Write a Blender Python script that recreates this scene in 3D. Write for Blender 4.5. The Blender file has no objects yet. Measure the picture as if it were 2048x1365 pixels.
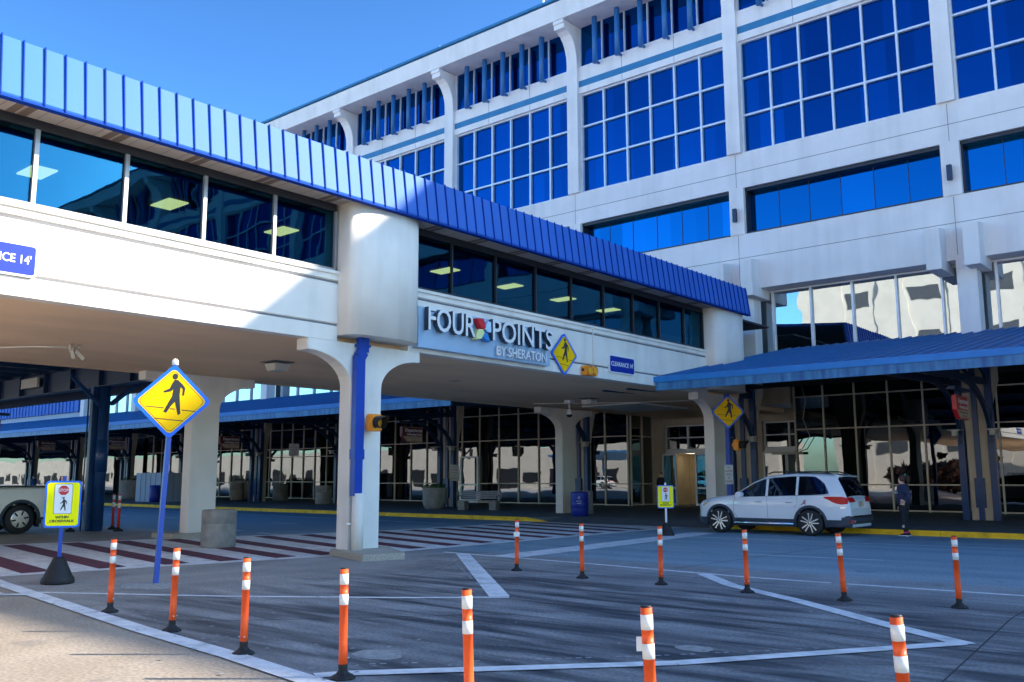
import bpy, bmesh, math, random
from mathutils import Vector, Matrix
random.seed(7)
rad = math.radians
S = bpy.context.scene
COL = S.collection
# ---------------------------------------------------------------- camera
cam_d = bpy.data.cameras.new('camera'); cam = bpy.data.objects.new('camera', cam_d); COL.objects.link(cam)
cam_d.sensor_width = 36; cam_d.lens = 1828.38 / 2048 * 36; cam_d.clip_end = 2000; cam_d.clip_start = .05
yaw, pit, rol = rad(40.13), rad(8.48), rad(-.14)
_f = Vector((-math.sin(yaw) * math.cos(pit), math.cos(yaw) * math.cos(pit), math.sin(pit)))
_r = Vector((math.cos(yaw), math.sin(yaw), 0)); _u = _r.cross(_f)
_r2 = _r * math.cos(rol) + _u * math.sin(rol); _u2 = -_r * math.sin(rol) + _u * math.cos(rol)
m3 = Matrix((_r2, _u2, -_f)).transposed()
cam.matrix_world = Matrix.Translation((0, 0, 1.7)) @ m3.to_4x4()
S.camera = cam
# ---------------------------------------------------------------- light
SUN = Vector((1.38, 1.145, .99)).normalized()
el = math.asin(SUN.z); az = math.atan2(SUN.x, SUN.y)
w = bpy.data.worlds.new('World'); S.world = w; w.use_nodes = True
nt = w.node_tree; bg = nt.nodes['Background']
sky = nt.nodes.new('ShaderNodeTexSky'); sky.sky_type = 'NISHITA'; sky.sun_disc = False
sky.sun_elevation = el; sky.sun_rotation = az; sky.air_density = 1.0; sky.dust_density = 1.0; sky.ozone_density = 3.5
hs = nt.nodes.new('ShaderNodeHueSaturation'); hs.inputs['Saturation'].default_value = 1.0
sc = nt.nodes.new('ShaderNodeVectorMath'); sc.operation = 'SCALE'; sc.inputs['Scale'].default_value = .36
gm = nt.nodes.new('ShaderNodeGamma'); gm.inputs[1].default_value = 1.6
s2 = nt.nodes.new('ShaderNodeVectorMath'); s2.operation = 'MULTIPLY'; s2.inputs[1].default_value = (.95, 1.27, 1.3)
nt.links.new(sky.outputs[0], sc.inputs[0]); nt.links.new(sc.outputs[0], gm.inputs[0]); nt.links.new(gm.outputs[0], s2.inputs[0]); nt.links.new(s2.outputs[0], hs.inputs['Color']); nt.links.new(hs.outputs[0], bg.inputs[0]); bg.inputs[1].default_value = .15
sd = bpy.data.lights.new('sun', 'SUN'); sd.energy = 3.0; sd.angle = rad(.55); sd.color = (1, .91, .78)
so = bpy.data.objects.new('sun', sd); COL.objects.link(so); so.rotation_euler = SUN.to_track_quat('Z', 'Y').to_euler(); so.location = (40, 30, 60)
S.view_settings.view_transform = 'Standard'; S.view_settings.look = 'None'; S.view_settings.gamma = 1
S.view_settings.exposure = 2.1
S.render.engine = 'CYCLES'

# ---------------------------------------------------------------- materials
MATS = {}
def nmat(name, col, rough=.6, metal=0, var=.12, vs=2.0, stretch=(1, 1, 1), stain=0, ss=.5, sst=(1, 1, .25), bump=0, bs=60, spec=.5, emit=None, detail=6, col2=None, coat=0):
    m = bpy.data.materials.new(name); m.use_nodes = True; t = m.node_tree; N = t.nodes; L = t.links
    b = N['Principled BSDF']; b.inputs['Roughness'].default_value = rough; b.inputs['Metallic'].default_value = metal
    b.inputs['Specular IOR Level'].default_value = spec; b.inputs['Coat Weight'].default_value = coat
    g = N.new('ShaderNodeNewGeometry'); mp = N.new('ShaderNodeMapping'); mp.inputs['Scale'].default_value = stretch
    L.new(g.outputs['Position'], mp.inputs[0])
    n = N.new('ShaderNodeTexNoise'); n.inputs['Scale'].default_value = vs; n.inputs['Detail'].default_value = detail; L.new(mp.outputs[0], n.inputs['Vector'])
    mx = N.new('ShaderNodeMix'); mx.data_type = 'RGBA'
    c2 = col2 or tuple(min(1, c * (1 + var)) for c in col)
    mx.inputs[6].default_value = (*[c * (1 - var) for c in col], 1); mx.inputs[7].default_value = (*c2, 1)
    mr = N.new('ShaderNodeMapRange'); mr.inputs[1].default_value = .3; mr.inputs[2].default_value = .7; L.new(n.outputs[0], mr.inputs[0]); L.new(mr.outputs[0], mx.inputs[0])
    out = mx.outputs[2]
    if stain:
        mp2 = N.new('ShaderNodeMapping'); mp2.inputs['Scale'].default_value = sst; L.new(g.outputs['Position'], mp2.inputs[0])
        n2 = N.new('ShaderNodeTexNoise'); n2.inputs['Scale'].default_value = ss; n2.inputs['Detail'].default_value = 5; L.new(mp2.outputs[0], n2.inputs['Vector'])
        r2 = N.new('ShaderNodeMapRange'); r2.inputs[1].default_value = .48; r2.inputs[2].default_value = .75; r2.inputs[3].default_value = 1; r2.inputs[4].default_value = 1 - stain
        L.new(n2.outputs[0], r2.inputs[0]); m2 = N.new('ShaderNodeMix'); m2.data_type = 'RGBA'; m2.blend_type = 'MULTIPLY'; m2.inputs[0].default_value = 1
        L.new(out, m2.inputs[6]); L.new(r2.outputs[0], m2.inputs[7]); out = m2.outputs[2]
    L.new(out, b.inputs['Base Color'])
    if bump:
        n3 = N.new('ShaderNodeTexNoise'); n3.inputs['Scale'].default_value = bs; n3.inputs['Detail'].default_value = 4; L.new(g.outputs['Position'], n3.inputs['Vector'])
        bp = N.new('ShaderNodeBump'); bp.inputs['Strength'].default_value = bump; bp.inputs['Distance'].default_value = .02; L.new(n3.outputs[0], bp.inputs['Height']); L.new(bp.outputs[0], b.inputs['Normal'])
    if emit:
        b.inputs['Emission Color'].default_value = (*emit[:3], 1); b.inputs['Emission Strength'].default_value = emit[3]
    MATS[name] = m; return m
def gmat(name, tint, body, base=.3, wav=.15, ws=.7, trans=0, rough=.01, cell=None):
    """tinted window glass: dark body (or see-through) under a mirror sheen with slightly wavy panes"""
    m = bpy.data.materials.new(name); m.use_nodes = True; t = m.node_tree; N = t.nodes; L = t.links
    N.remove(N['Principled BSDF']); o = N['Material Output']
    gl = N.new('ShaderNodeBsdfGlossy'); gl.inputs['Roughness'].default_value = rough; gl.inputs['Color'].default_value = (*tint, 1)
    if trans:
        d = N.new('ShaderNodeBsdfTransparent'); d.inputs['Color'].default_value = (*body, 1)
    else:
        d = N.new('ShaderNodeBsdfDiffuse'); d.inputs['Color'].default_value = (*body, 1)
    fr = N.new('ShaderNodeLayerWeight'); fr.inputs['Blend'].default_value = .5
    pw_ = N.new('ShaderNodeMath'); pw_.operation = 'POWER'; pw_.inputs[1].default_value = 4.5; L.new(fr.outputs['Facing'], pw_.inputs[0])
    ma = N.new('ShaderNodeMath'); ma.operation = 'ADD'; ma.use_clamp = True; ma.inputs[1].default_value = base + .03; L.new(pw_.outputs[0], ma.inputs[0])
    mx = N.new('ShaderNodeMixShader'); L.new(ma.outputs[0], mx.inputs[0]); L.new(d.outputs[0], mx.inputs[1]); L.new(gl.outputs[0], mx.inputs[2]); L.new(mx.outputs[0], o.inputs[0])
    if cell:
        g0 = N.new('ShaderNodeNewGeometry'); dv = N.new('ShaderNodeVectorMath'); dv.operation = 'DIVIDE'; dv.inputs[1].default_value = (cell[0], 50, cell[1])
        ad = N.new('ShaderNodeVectorMath'); ad.operation = 'ADD'; ad.inputs[1].default_value = (cell[2], 0, cell[3]); L.new(g0.outputs['Position'], ad.inputs[0]); L.new(ad.outputs[0], dv.inputs[0])
        fl = N.new('ShaderNodeVectorMath'); fl.operation = 'FLOOR'; L.new(dv.outputs[0], fl.inputs[0])
        wn = N.new('ShaderNodeTexWhiteNoise'); L.new(fl.outputs[0], wn.inputs['Vector'])
        mr = N.new('ShaderNodeMapRange'); mr.inputs[3].default_value = .72; mr.inputs[4].default_value = 1.12; L.new(wn.outputs['Value'], mr.inputs[0])
        cm = N.new('ShaderNodeMix'); cm.data_type = 'RGBA'; cm.blend_type = 'MULTIPLY'; cm.inputs[0].default_value = 1; cm.inputs[6].default_value = (*tint, 1); L.new(mr.outputs[0], cm.inputs[7]); L.new(cm.outputs[2], gl.inputs['Color'])
    if wav:
        g = N.new('ShaderNodeNewGeometry'); n = N.new('ShaderNodeTexNoise'); n.inputs['Scale'].default_value = ws; n.inputs['Detail'].default_value = 1.5
        L.new(g.outputs['Position'], n.inputs['Vector']); bp = N.new('ShaderNodeBump'); bp.inputs['Strength'].default_value = 1; bp.inputs['Distance'].default_value = wav
        L.new(n.outputs[0], bp.inputs['Height']); L.new(bp.outputs[0], gl.inputs['Normal'])
    MATS[name] = m; return m
nmat('facade', (.82, .785, .76), .8, var=.05, vs=.8, stain=.13, ss=1.5, sst=(1, 1, .09), bump=.12, bs=45)
nmat('stucco', (.80, .735, .66), .85, var=.06, vs=1.2, stain=.16, ss=1.6, sst=(1, 1, .14), bump=.35, bs=70)
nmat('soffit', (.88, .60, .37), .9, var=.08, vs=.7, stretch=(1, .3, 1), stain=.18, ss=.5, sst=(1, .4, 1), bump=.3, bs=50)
nmat('panel_soffit', (.55, .45, .37), .7, var=.08, vs=1.2)
nmat('dark_panel_soffit', (.22, .15, .11), .7, var=.08, vs=1.2)
nmat('groove', (.16, .16, .17), .9, var=.1)
nmat('blue_metal', (.035, .135, .50),   .5, metal=0, var=.08, vs=.6, stretch=(1, 1, .3), spec=.13, coat=0)
nmat('blue_seam', (.006, .045, .30), .7, var=.05, spec=.08)
nmat('blue_fin', (.02, .14, .38), .45, var=.1, vs=1)
nmat('blue_stripe', (.03, .19, .38), .5, var=.1)
nmat('canopy_rib', (.009, .14, .38), .45, var=.1)
nmat('canopy_blue', (.003, .065, .20), .5, var=.22, vs=1.3, stretch=(4, .6, 1), stain=.35, ss=1, sst=(3, .5, 1), spec=.5)
nmat('canopy_gutter', (.012, .22, .62), .5, var=.1, vs=2)
nmat('canopy_fascia', (.004, .11, .34), .5, var=.25, vs=2.2, stretch=(3, 1, .5), col2=(.05, .25, .48))
nmat('steel_blue', (.008, .03, .085), .4, var=.2, vs=3)
nmat('post_blue', (.010, .05, .16), .35, var=.2, vs=2)
nmat('paint_blue', (.003, .05, .36), .35, var=.1, vs=3)
nmat('alu', (.72, .74, .78), .4, metal=.3, var=.06)
nmat('alu_warm', (.70, .62, .52), .45, metal=.2, var=.06)
nmat('bronze', (.03, .032, .04), .4, metal=.3, var=.1)
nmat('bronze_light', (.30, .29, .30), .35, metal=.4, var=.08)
nmat('black', (.010, .010, .012), .5, var=.2)
nmat('rubber', (.012, .012, .014), .7, var=.2, vs=8)
nmat('column', (.66, .55, .42), .85, var=.06, stain=.15, ss=1.2, bump=.25, bs=60)
nmat('room', (.05, .055, .065), .9, var=.1)
nmat('room_light', (.62, .52, .38), .9, var=.1)
nmat('lamp_on', (1, 1, .8), .6, emit=(.80, .90, .42, 1.0))
nmat('lamp_warm', (1, .9, .7), .6, emit=(1, .86, .6, .7))
nmat('lamp_case', (.55, .52, .45), .5, var=.05)
nmat('orange', (1, .115, .018), .5, var=.05, vs=6, stain=.15, ss=7, sst=(1, 1, 1))
nmat('bench_metal', (.20, .23, .27), .45, metal=.3, var=.1)
nmat('orange_red', (.75, .04, .02), .45, var=.05, vs=6)
nmat('reflective', (.78, .76, .72), .4, var=.06, vs=15)
nmat('concrete', (.30, .28, .25), .9, var=.15, vs=6, bump=.5, bs=40, stain=.3, ss=3, sst=(1, 1, .4))
nmat('aggregate', (.40, .36, .30), .95, var=.3, vs=40, bump=.8, bs=70)
nmat('sign_yellow', (1, .56, .0), .5, var=.03, spec=.15)
nmat('sign_lime', (.95, .88, .0), .5, var=.03, spec=.15)
nmat('sign_blue', (.003, .025, .28), .5, var=.04, spec=.2)
nmat('sign_border_blue', (.004, .13, .75), .35, var=.08, vs=10)
nmat('sign_white', (.75, .75, .75), .4, var=.03)
nmat('sign_black', (.02, .02, .022), .5, var=.05)
nmat('sign_red', (.55, .015, .025), .4, var=.05)
nmat('sign_maroon', (.13, .018, .02), .45, var=.1)
nmat('sign_tan', (.55, .40, .28), .5, var=.05)
nmat('logo_panel', (.36, .50, .66), .4, metal=.1, var=.05)
nmat('letter_side', (.03, .05, .085), .4, var=.1)
nmat('logo_red', (.65, .02, .03), .4, var=.1)
nmat('logo_yellow', (.75, .78, .35), .4, var=.1)
nmat('logo_blue', (.02, .22, .60), .4, var=.1)
nmat('logo_pale', (.50, .70, .85), .4, var=.1)
nmat('amber', (.85, .30, .02), .45, var=.1, vs=9)
nmat('amber_lens', (.9, .38, .02), .2, var=.2, vs=30)
nmat('paint_white', (.74, .74, .74), .6, var=.12, vs=8, stain=.35, ss=2.5, sst=(1, 1, 1), bump=.2, bs=80)
nmat('paint_faded', (.30, .31, .33), .8, var=.3, vs=9)
nmat('stripe_red', (.125, .03, .055), .8, var=.25, vs=7, stain=.35, ss=3, sst=(1, 1, 1), bump=.3)
nmat('curb_yellow', (1, .54, .01), .7, var=.12, vs=4, stain=.35, ss=3, sst=(1, 1, 1), bump=.3)
nmat('sidewalk', (.12, .135, .15), .85, var=.2, vs=2, bump=.3, bs=50)
nmat('joint', (.05, .05, .055), .9, var=.1)
nmat('bin_blue', (.01, .03, .30), .45, var=.08)
nmat('leaf', (.04, .09, .02), .7, var=.5, vs=9)
nmat('twig', (.22, .10, .07), .8, var=.4, vs=5)
nmat('cream_wall', (.50, .45, .39), .85, var=.08, vs=.5)
nmat('wall_far', (.42, .50, .60), .8, var=.06, vs=.4)
gmat('glass_band', (.008, .22, .52), (.0, .006, .04), .60, wav=.002, ws=.4, cell=(1.35, 50, 8.75 + .36, 0))  # tint brighter than the upper glass: mirrored sky gradient put into the colour
gmat('glass_hotel', (.006, .12, .38), (.0, .004, .03), .60, wav=.004, ws=.5, cell=(1.102, 1.74, 8.75, -15.92))
gmat('glass_second', (.60, .66, .70), (.012, .018, .02), .62, wav=.006, ws=.6)
gmat('glass_ground', (.78, .82, .86), (.002, .002, .003), .16, wav=.007, ws=.5)
gmat('glass_bridge', (.04, .23, .42), (.45, .50, .46), .20, wav=.012, ws=.6, trans=1)
M = MATS

# ---------------------------------------------------------------- mesh helpers
class MB:
    def __init__(s): s.v = []; s.f = []; s.m = []; s.s = []
    def face(s, idx, m=0, sm=False): s.f.append(tuple(idx)); s.m.append(m); s.s.append(sm)
    def add(s, pts):
        k = len(s.v); s.v += [tuple(p) for p in pts]; return k
    def box(s, x0, x1, y0, y1, z0, z1, m=0):
        k = s.add([(x, y, z) for z in (z0, z1) for y in (y0, y1) for x in (x0, x1)])
        for q in ((0, 2, 3, 1), (4, 5, 7, 6), (0, 1, 5, 4), (2, 6, 7, 3), (0, 4, 6, 2), (1, 3, 7, 5)): s.face([k + i for i in q], m)
        return s
    def bar(s, a, b, wd, ht, m=0, up=(0, 0, 1)):
        a = Vector(a); b = Vector(b); d = (b - a).normalized(); u = Vector(up)
        sd_ = d.cross(u)
        if sd_.length < 1e-4: sd_ = d.cross(Vector((0, 1, 0)))
        sd_.normalize(); u = sd_.cross(d)
        P = []
        for e in (a, b):
            for i, j in ((-1, -1), (1, -1), (1, 1), (-1, 1)): P.append(e + sd_ * wd / 2 * i + u * ht / 2 * j)
        k = s.add(P)
        for q in ((3, 2, 1, 0), (4, 5, 6, 7), (0, 1, 5, 4), (1, 2, 6, 5), (2, 3, 7, 6), (3, 0, 4, 7)): s.face([k + i for i in q], m)
        return s
    def prism(s, poly, ax, a0, a1, m=0, mside=None):
        n = len(poly)
        def pt(p, a): return {'x': (a, p[0], p[1]), 'y': (p[0], a, p[1]), 'z': (p[0], p[1], a)}[ax]
        k = s.add([pt(p, a0) for p in poly] + [pt(p, a1) for p in poly])
        s.face([k + i for i in range(n)][::-1], m); s.face([k + n + i for i in range(n)], m)
        for i in range(n):
            j = (i + 1) % n; s.face((k + i, k + j, k + n + j, k + n + i), m if mside is None else mside)
        return s
    def tube(s, pts, r, n=8, m=0, caps=True, sm=True):
        pts = [Vector(p) for p in pts]; rs = r if isinstance(r, (list, tuple)) else [r] * len(pts); rings = []; ref = None
        for i, p in enumerate(pts):
            d = (pts[min(i + 1, len(pts) - 1)] - pts[max(i - 1, 0)]).normalized()
            if ref is None: ref = d.orthogonal().normalized()
            a = (ref - d * ref.dot(d)).normalized(); ref = a; b = d.cross(a)
            rings.append(s.add([p + (a * math.cos(2 * math.pi * q / n) + b * math.sin(2 * math.pi * q / n)) * rs[i] for q in range(n)]))
        for i in range(len(rings) - 1):
            for q in range(n): w2 = (q + 1) % n; s.face((rings[i] + q, rings[i] + w2, rings[i + 1] + w2, rings[i + 1] + q), m, sm)
        if caps: s.face([rings[0] + q for q in range(n)][::-1], m); s.face([rings[-1] + q for q in range(n)], m)
        return s
    def lathe(s, prof, c=(0, 0, 0), n=24, m=0, ax='z', sm=True):
        rings = []
        for r, z in prof:
            P = []
            for q in range(n):
                a = 2 * math.pi * q / n; x, y = r * math.cos(a), r * math.sin(a)
                P.append({'z': (c[0] + x, c[1] + y, c[2] + z), 'y': (c[0] + x, c[1] + z, c[2] + y), 'x': (c[0] + z, c[1] + x, c[2] + y)}[ax])
            rings.append(s.add(P))
        for i in range(len(rings) - 1):
            for q in range(n): w2 = (q + 1) % n; s.face((rings[i] + q, rings[i] + w2, rings[i + 1] + w2, rings[i + 1] + q), m if not isinstance(m, (list, tuple)) else m[i], sm)
        mm = m if not isinstance(m, (list, tuple)) else m[0]
        if prof[0][0] > 1e-4: s.face([rings[0] + q for q in range(n)][::-1], mm)
        if prof[-1][0] > 1e-4: s.face([rings[-1] + q for q in range(n)], m if not isinstance(m, (list, tuple)) else m[-1])
        return s
    def flat(s, poly, z, m=0):
        k = s.add([(p[0], p[1], z) for p in poly]); s.face([k + i for i in range(len(poly))], m); return s
    def xf(s, mat, k0=0):
        s.v = s.v[:k0] + [tuple(mat @ Vector(p)) for p in s.v[k0:]]; return s
    def build(s, name, mats, parent=None, bevel=0, fixn=True):
        me = bpy.data.meshes.new(name); me.from_pydata(s.v, [], s.f)
        if not isinstance(mats, (list, tuple)): mats = [mats]
        for x in mats: me.materials.append(M[x] if isinstance(x, str) else x)
        me.polygons.foreach_set('material_index', s.m); me.polygons.foreach_set('use_smooth', s.s); me.update()
        if fixn or bevel:
            bm = bmesh.new(); bm.from_mesh(me)
            bmesh.ops.remove_doubles(bm, verts=bm.verts, dist=1e-5)
            if fixn: bmesh.ops.recalc_face_normals(bm, faces=bm.faces)
            if bevel: bmesh.ops.bevel(bm, geom=[e for e in bm.edges if e.is_manifold and e.calc_face_angle(0) > .5], offset=bevel, segments=2, affect='EDGES', clamp_overlap=True)
            bm.to_mesh(me); bm.free()
        o = bpy.data.objects.new(name, me); COL.objects.link(o)
        if parent: o.parent = parent
        return o
def tag(o, label=None, cat=None, group=None, kind=None):
    if label: o['label'] = label
    if cat: o['category'] = cat
    if group: o['group'] = group
    if kind: o['kind'] = kind
    return o
def thing(name, label, cat, loc=(0, 0, 0), rz=0, group=None):
    o = bpy.data.objects.new(name, None); COL.objects.link(o); o.location = loc; o.rotation_euler = (0, 0, rz); o.empty_display_size = .3
    return tag(o, label, cat, group)
KIDS = {}
def kids(o): return [c for c in COL.objects if c.parent == o]
def dup(o, loc=None, rz=None, label=None, group=None, parent=None):
    c = o.copy(); COL.objects.link(c)
    if parent: c.parent = parent
    for k in kids(o): dup(k, parent=c)
    if loc is not None: c.location = loc
    if rz is not None: c.rotation_euler = (0, 0, rz)
    if label: c['label'] = label
    if group: c['group'] = group
    return c
def struct(name, mb, mats, **k):
    return tag(mb.build(name, mats, **k), kind='structure')
def frame(o, x, y):
    x = Vector(x).normalized(); y = Vector(y).normalized(); z = x.cross(y)
    return Matrix((x, y, z)).transposed().to_4x4() if o is None else Matrix.Translation(o) @ Matrix((x, y, z)).transposed().to_4x4()
def text(name, s, size, mats, parent, mat, ext=.004, width=None, align='CENTER', shear=0, bold=0, space=1):
    cu = bpy.data.curves.new(name, 'FONT'); cu.body = s; cu.size = size; cu.extrude = ext; cu.align_x = align; cu.align_y = 'CENTER'; cu.shear = shear; cu.offset = bold; cu.space_character = space; cu.resolution_u = 3
    o = bpy.data.objects.new(name + '_tmp', cu); COL.objects.link(o); bpy.context.view_layer.update()
    me = bpy.data.meshes.new_from_object(o.evaluated_get(bpy.context.evaluated_depsgraph_get()))
    COL.objects.unlink(o); bpy.data.objects.remove(o)
    if width:
        xs = [v.co.x for v in me.vertices]; k = width / (max(xs) - min(xs)); me.transform(Matrix.Diagonal((k, 1, 1, 1)))
    me.materials.clear()
    if isinstance(mats, str): mats = [mats]
    for x in mats: me.materials.append(M[x])
    if len(mats) > 1:
        for p in me.polygons: p.material_index = 0 if p.normal.z > .7 else 1
    else:
        for p in me.polygons: p.material_index = 0
    me.transform(mat); me.name = name
    ob = bpy.data.objects.new(name, me); COL.objects.link(ob)
    if parent: ob.parent = parent
    return ob
def rrect(w_, h, r, n=5):
    P = []
    for cx, cy, a0 in ((w_ / 2 - r, h / 2 - r, 0), (-w_ / 2 + r, h / 2 - r, 90), (-w_ / 2 + r, -h / 2 + r, 180), (w_ / 2 - r, -h / 2 + r, 270)):
        for i in range(n + 1): a = rad(a0 + 90 * i / n); P.append((cx + r * math.cos(a), cy + r * math.sin(a)))
    return P
def rot2(P, a): c, s_ = math.cos(a), math.sin(a); return [(x * c - y * s_, x * s_ + y * c) for x, y in P]

# ---------------------------------------------------------------- ground
def ground_material():
    m = bpy.data.materials.new('road_concrete'); m.use_nodes = True; t = m.node_tree; N = t.nodes; L = t.links; b = N['Principled BSDF']
    g = N.new('ShaderNodeNewGeometry'); sep = N.new('ShaderNodeSeparateXYZ'); L.new(g.outputs['Position'], sep.inputs[0])
    def math_(op, a, b_=None, cl=False):
        n = N.new('ShaderNodeMath'); n.operation = op; n.use_clamp = cl
        for i, v in enumerate((a, b_)):
            if v is None: continue
            if isinstance(v, (int, float)): n.inputs[i].default_value = v
            else: L.new(v, n.inputs[i])
        return n.outputs[0]
    def ramp(v, a, b_, c=0, d=1):
        n = N.new('ShaderNodeMapRange'); n.interpolation_type = 'SMOOTHSTEP'; L.new(v, n.inputs[0])
        for i, q in enumerate((a, b_, c, d)): n.inputs[i + 1].default_value = q
        return n.outputs[0]
    def noise(sc, st=(1, 1, 1), rot=0, det=5, dist=0):
        mp = N.new('ShaderNodeMapping'); mp.inputs['Scale'].default_value = st; mp.inputs['Rotation'].default_value = (0, 0, rot); L.new(g.outputs['Position'], mp.inputs[0])
        n = N.new('ShaderNodeTexNoise'); n.inputs['Scale'].default_value = sc; n.inputs['Detail'].default_value = det; n.inputs['Distortion'].default_value = dist; L.new(mp.outputs[0], n.inputs['Vector']); return n.outputs[0]
    X, Y = sep.outputs[0], sep.outputs[1]
    def mix(f, a, b_):
        n = N.new('ShaderNodeMix'); n.data_type = 'RGBA'
        for i, v in ((0, f), (6, a), (7, b_)):
            if isinstance(v, tuple): n.inputs[i].default_value = (*v, 1)
            elif isinstance(v, (int, float)): n.inputs[i].default_value = v
            else: L.new(v, n.inputs[i])
        return n.outputs[2]
    fine = ramp(noise(26, det=8), .3, .7); med = ramp(noise(1.1, (1, .5, 1), .3, 6), .3, .7)
    base = mix(med, (.23, .23, .235), (.33, .33, .33))
    tan = mix(med, (.31, .255, .195), (.37, .31, .245))
    # apron beside the crosswalk: paler brownish slab
    ap = math_('MULTIPLY', ramp(X, -9.5, -13.5), ramp(Y, 16.0, 15.0)); base = mix(math_('MULTIPLY', ap, .8), base, mix(med, (.27, .25, .23), (.37, .34, .31)))
    # dark worn hatch area with sweeping tyre streaks
    dk = math_('MULTIPLY', math_('MULTIPLY', ramp(X, -15, -10.5), ramp(Y, 15.2, 12.2)), ramp(Y, 4.8, 6.0))
    st1 = ramp(noise(1.0, (.32, 1.9, 1), rad(38), 4, .7), .36, .66); st2 = ramp(noise(2.6, (.25, 1.8, 1), rad(28), 4, .4), .35, .65)
    base = mix(math_('MULTIPLY', dk, math_('ADD', math_('MULTIPLY', st1, .8), math_('MULTIPLY', st2, .35), True)), base, (.034, .040, .050))
    # blue-grey worn lanes under the bridge
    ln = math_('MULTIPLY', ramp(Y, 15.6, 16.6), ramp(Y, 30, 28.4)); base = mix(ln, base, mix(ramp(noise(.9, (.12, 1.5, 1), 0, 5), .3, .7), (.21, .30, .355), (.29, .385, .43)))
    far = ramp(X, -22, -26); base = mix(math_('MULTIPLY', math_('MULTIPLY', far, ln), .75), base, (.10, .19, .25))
    isl = math_('MULTIPLY', ramp(X, -24.4, -24.9), ramp(Y, 15.9, 15.7)); base = mix(isl, base, mix(med, (.24, .21, .17), (.32, .29, .24)))
    pale = ramp(math_('ADD', Y, math_('MULTIPLY', X, .118)), 4.32, 4.22); base = mix(pale, base, tan); base = mix(ramp(Y, 0, -3), base, (.72, .66, .58))  # unseen ground behind the camera whitened to bounce sun onto the shaded facade
    bl = ramp(noise(1.7, det=7, dist=.5), .60, .70, 0, .35); base = mix(bl, base, (.10, .10, .11))
    spk = ramp(noise(60, det=2), .70, .76, 0, .25); base = mix(spk, base, (.45, .43, .4))
    hs_ = N.new('ShaderNodeMix'); hs_.data_type = 'RGBA'; hs_.blend_type = 'MULTIPLY'; hs_.inputs[0].default_value = 1
    L.new(base, hs_.inputs[6]); L.new(ramp(fine, 0, 1, .76, 1.16), hs_.inputs[7]); L.new(hs_.outputs[2], b.inputs['Base Color'])
    b.inputs['Roughness'].default_value = .62; b.inputs['Specular IOR Level'].default_value = .45
    bp = N.new('ShaderNodeBump'); bp.inputs['Strength'].default_value = .35; bp.inputs['Distance'].default_value = .007; L.new(noise(75, det=4), bp.inputs['Height']); L.new(bp.outputs[0], b.inputs['Normal'])
    MATS['ground'] = m
ground_material()
struct('ground', MB().flat([(-600, -600), (600, -600), (600, 600), (-600, 600)], 0), 'ground', fixn=False)
sw = MB()
for x0, x1 in ((-160, -22.3), (-15.2, 60)): sw.box(x0, x1, 28.35, 60, -.3, .15)
sw.box(-22.3, -15.2, 29.6, 60, -.3, .15)
k = sw.add([(-22.3, 28.2, .006), (-15.2, 28.2, .006), (-15.2, 29.6, .15), (-22.3, 29.6, .15)]); sw.face((k, k + 1, k + 2, k + 3))
struct('sidewalk', sw, 'sidewalk')
cb = MB()
for a, b_ in ((-160, -23.2), (-13.9, 60)):
    x = a
    while x < b_ - .1:
        e = min(x + 3.05, b_); cb.box(x, e - .012, 28.2, 28.347, -.05, .154); x = e
for xa, xb in ((-23.2, -22.0), (-13.9, -15.1)):
    kk = cb.add([(xa, 28.2, -.05), (xa, 28.347, -.05), (xa, 28.347, .154), (xa, 28.2, .154), (xb, 28.25, -.05), (xb, 28.347, -.05), (xb, 28.347, .01), (xb, 28.25, .01)])
    for q in ((0, 1, 2, 3), (4, 5, 6, 7), (0, 1, 5, 4), (1, 2, 6, 5), (2, 3, 7, 6), (3, 0, 4, 7)): cb.face([kk + i for i in q])
struct('curb', cb, 'curb_yellow')
def strip(mb, pts, wd, z, m=0):
    pts = [Vector((p[0], p[1])) for p in pts]
    for a, b_ in zip(pts, pts[1:]):
        d = (b_ - a).normalized(); n = Vector((-d.y, d.x)) * wd / 2; e = d * wd * .0
        mb.flat([a - n - e, b_ - n + e, b_ + n + e, a + n - e], z, m)
mk = MB()
mk2 = MB()
strip(mk, [(-15.1, 15.45), (-11.0, 15.2), (-7.22, 14.86), (-5.85, 14.9)], .14, .004)
strip(mk, [(-5.6, 14.92), (-3.1, 15.05), (6, 15.3)], .14, .004)
k = mk.add([(-13.5, 15.28, .008), (-12.75, 15.22, .008), (-12.9, 19.0, .008), (-13.5, 25.6, .008), (-14.3, 25.5, .008)]); mk.face([k + i for i in range(5)])
strip(mk, [(-14.42, 15.36), (-8.86, 10.22)], .30, .0085)
strip(mk, [(-14.75, 6.14), (-12.0, 7.75), (-9.9, 9.25), (-8.72, 10.26)], .12, .006)
strip(mk, [(-8.1, 14.83), (-6.9, 13.55), (-5.4, 12.5), (-3.75, 11.15), (-2.7, 10.38)], .24, .0086)
strip(mk, [(-2.75, 10.4), (-4.5, 7.65), (-6.5, 5.42), (-6.62, 5.2)], .20, .0105)
strip(mk, [(-13.33, 23.75), (-5.07, 24.4), (6, 24.9)], .10, .004)
strip(mk, [(-9.5, 19.15), (-6.56, 19.55)], .10, .004)
strip(mk, [(-17.2, 6.5), (-16.2, 6.33), (-14.71, 6.12), (-10.1, 5.48), (-7.97, 5.26), (-6.45, 5.04), (-4.2, 4.85)], .24, .012)
strip(mk, [(-17, 5.9), (-14.7, 5.72), (-14.4, 6.0)], .2, .0135)
strip(mk, [(-70, 25.6), (-41.96, 25.5), (-30.8, 25.1), (-24.3, 24.9)], .10, .004)
strip(mk, [(-26.9, 17.5), (-26.2, 17.5)], .12, .004); strip(mk, [(-24.9, 17.2), (-23.7, 17.1)], .12, .004)
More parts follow.
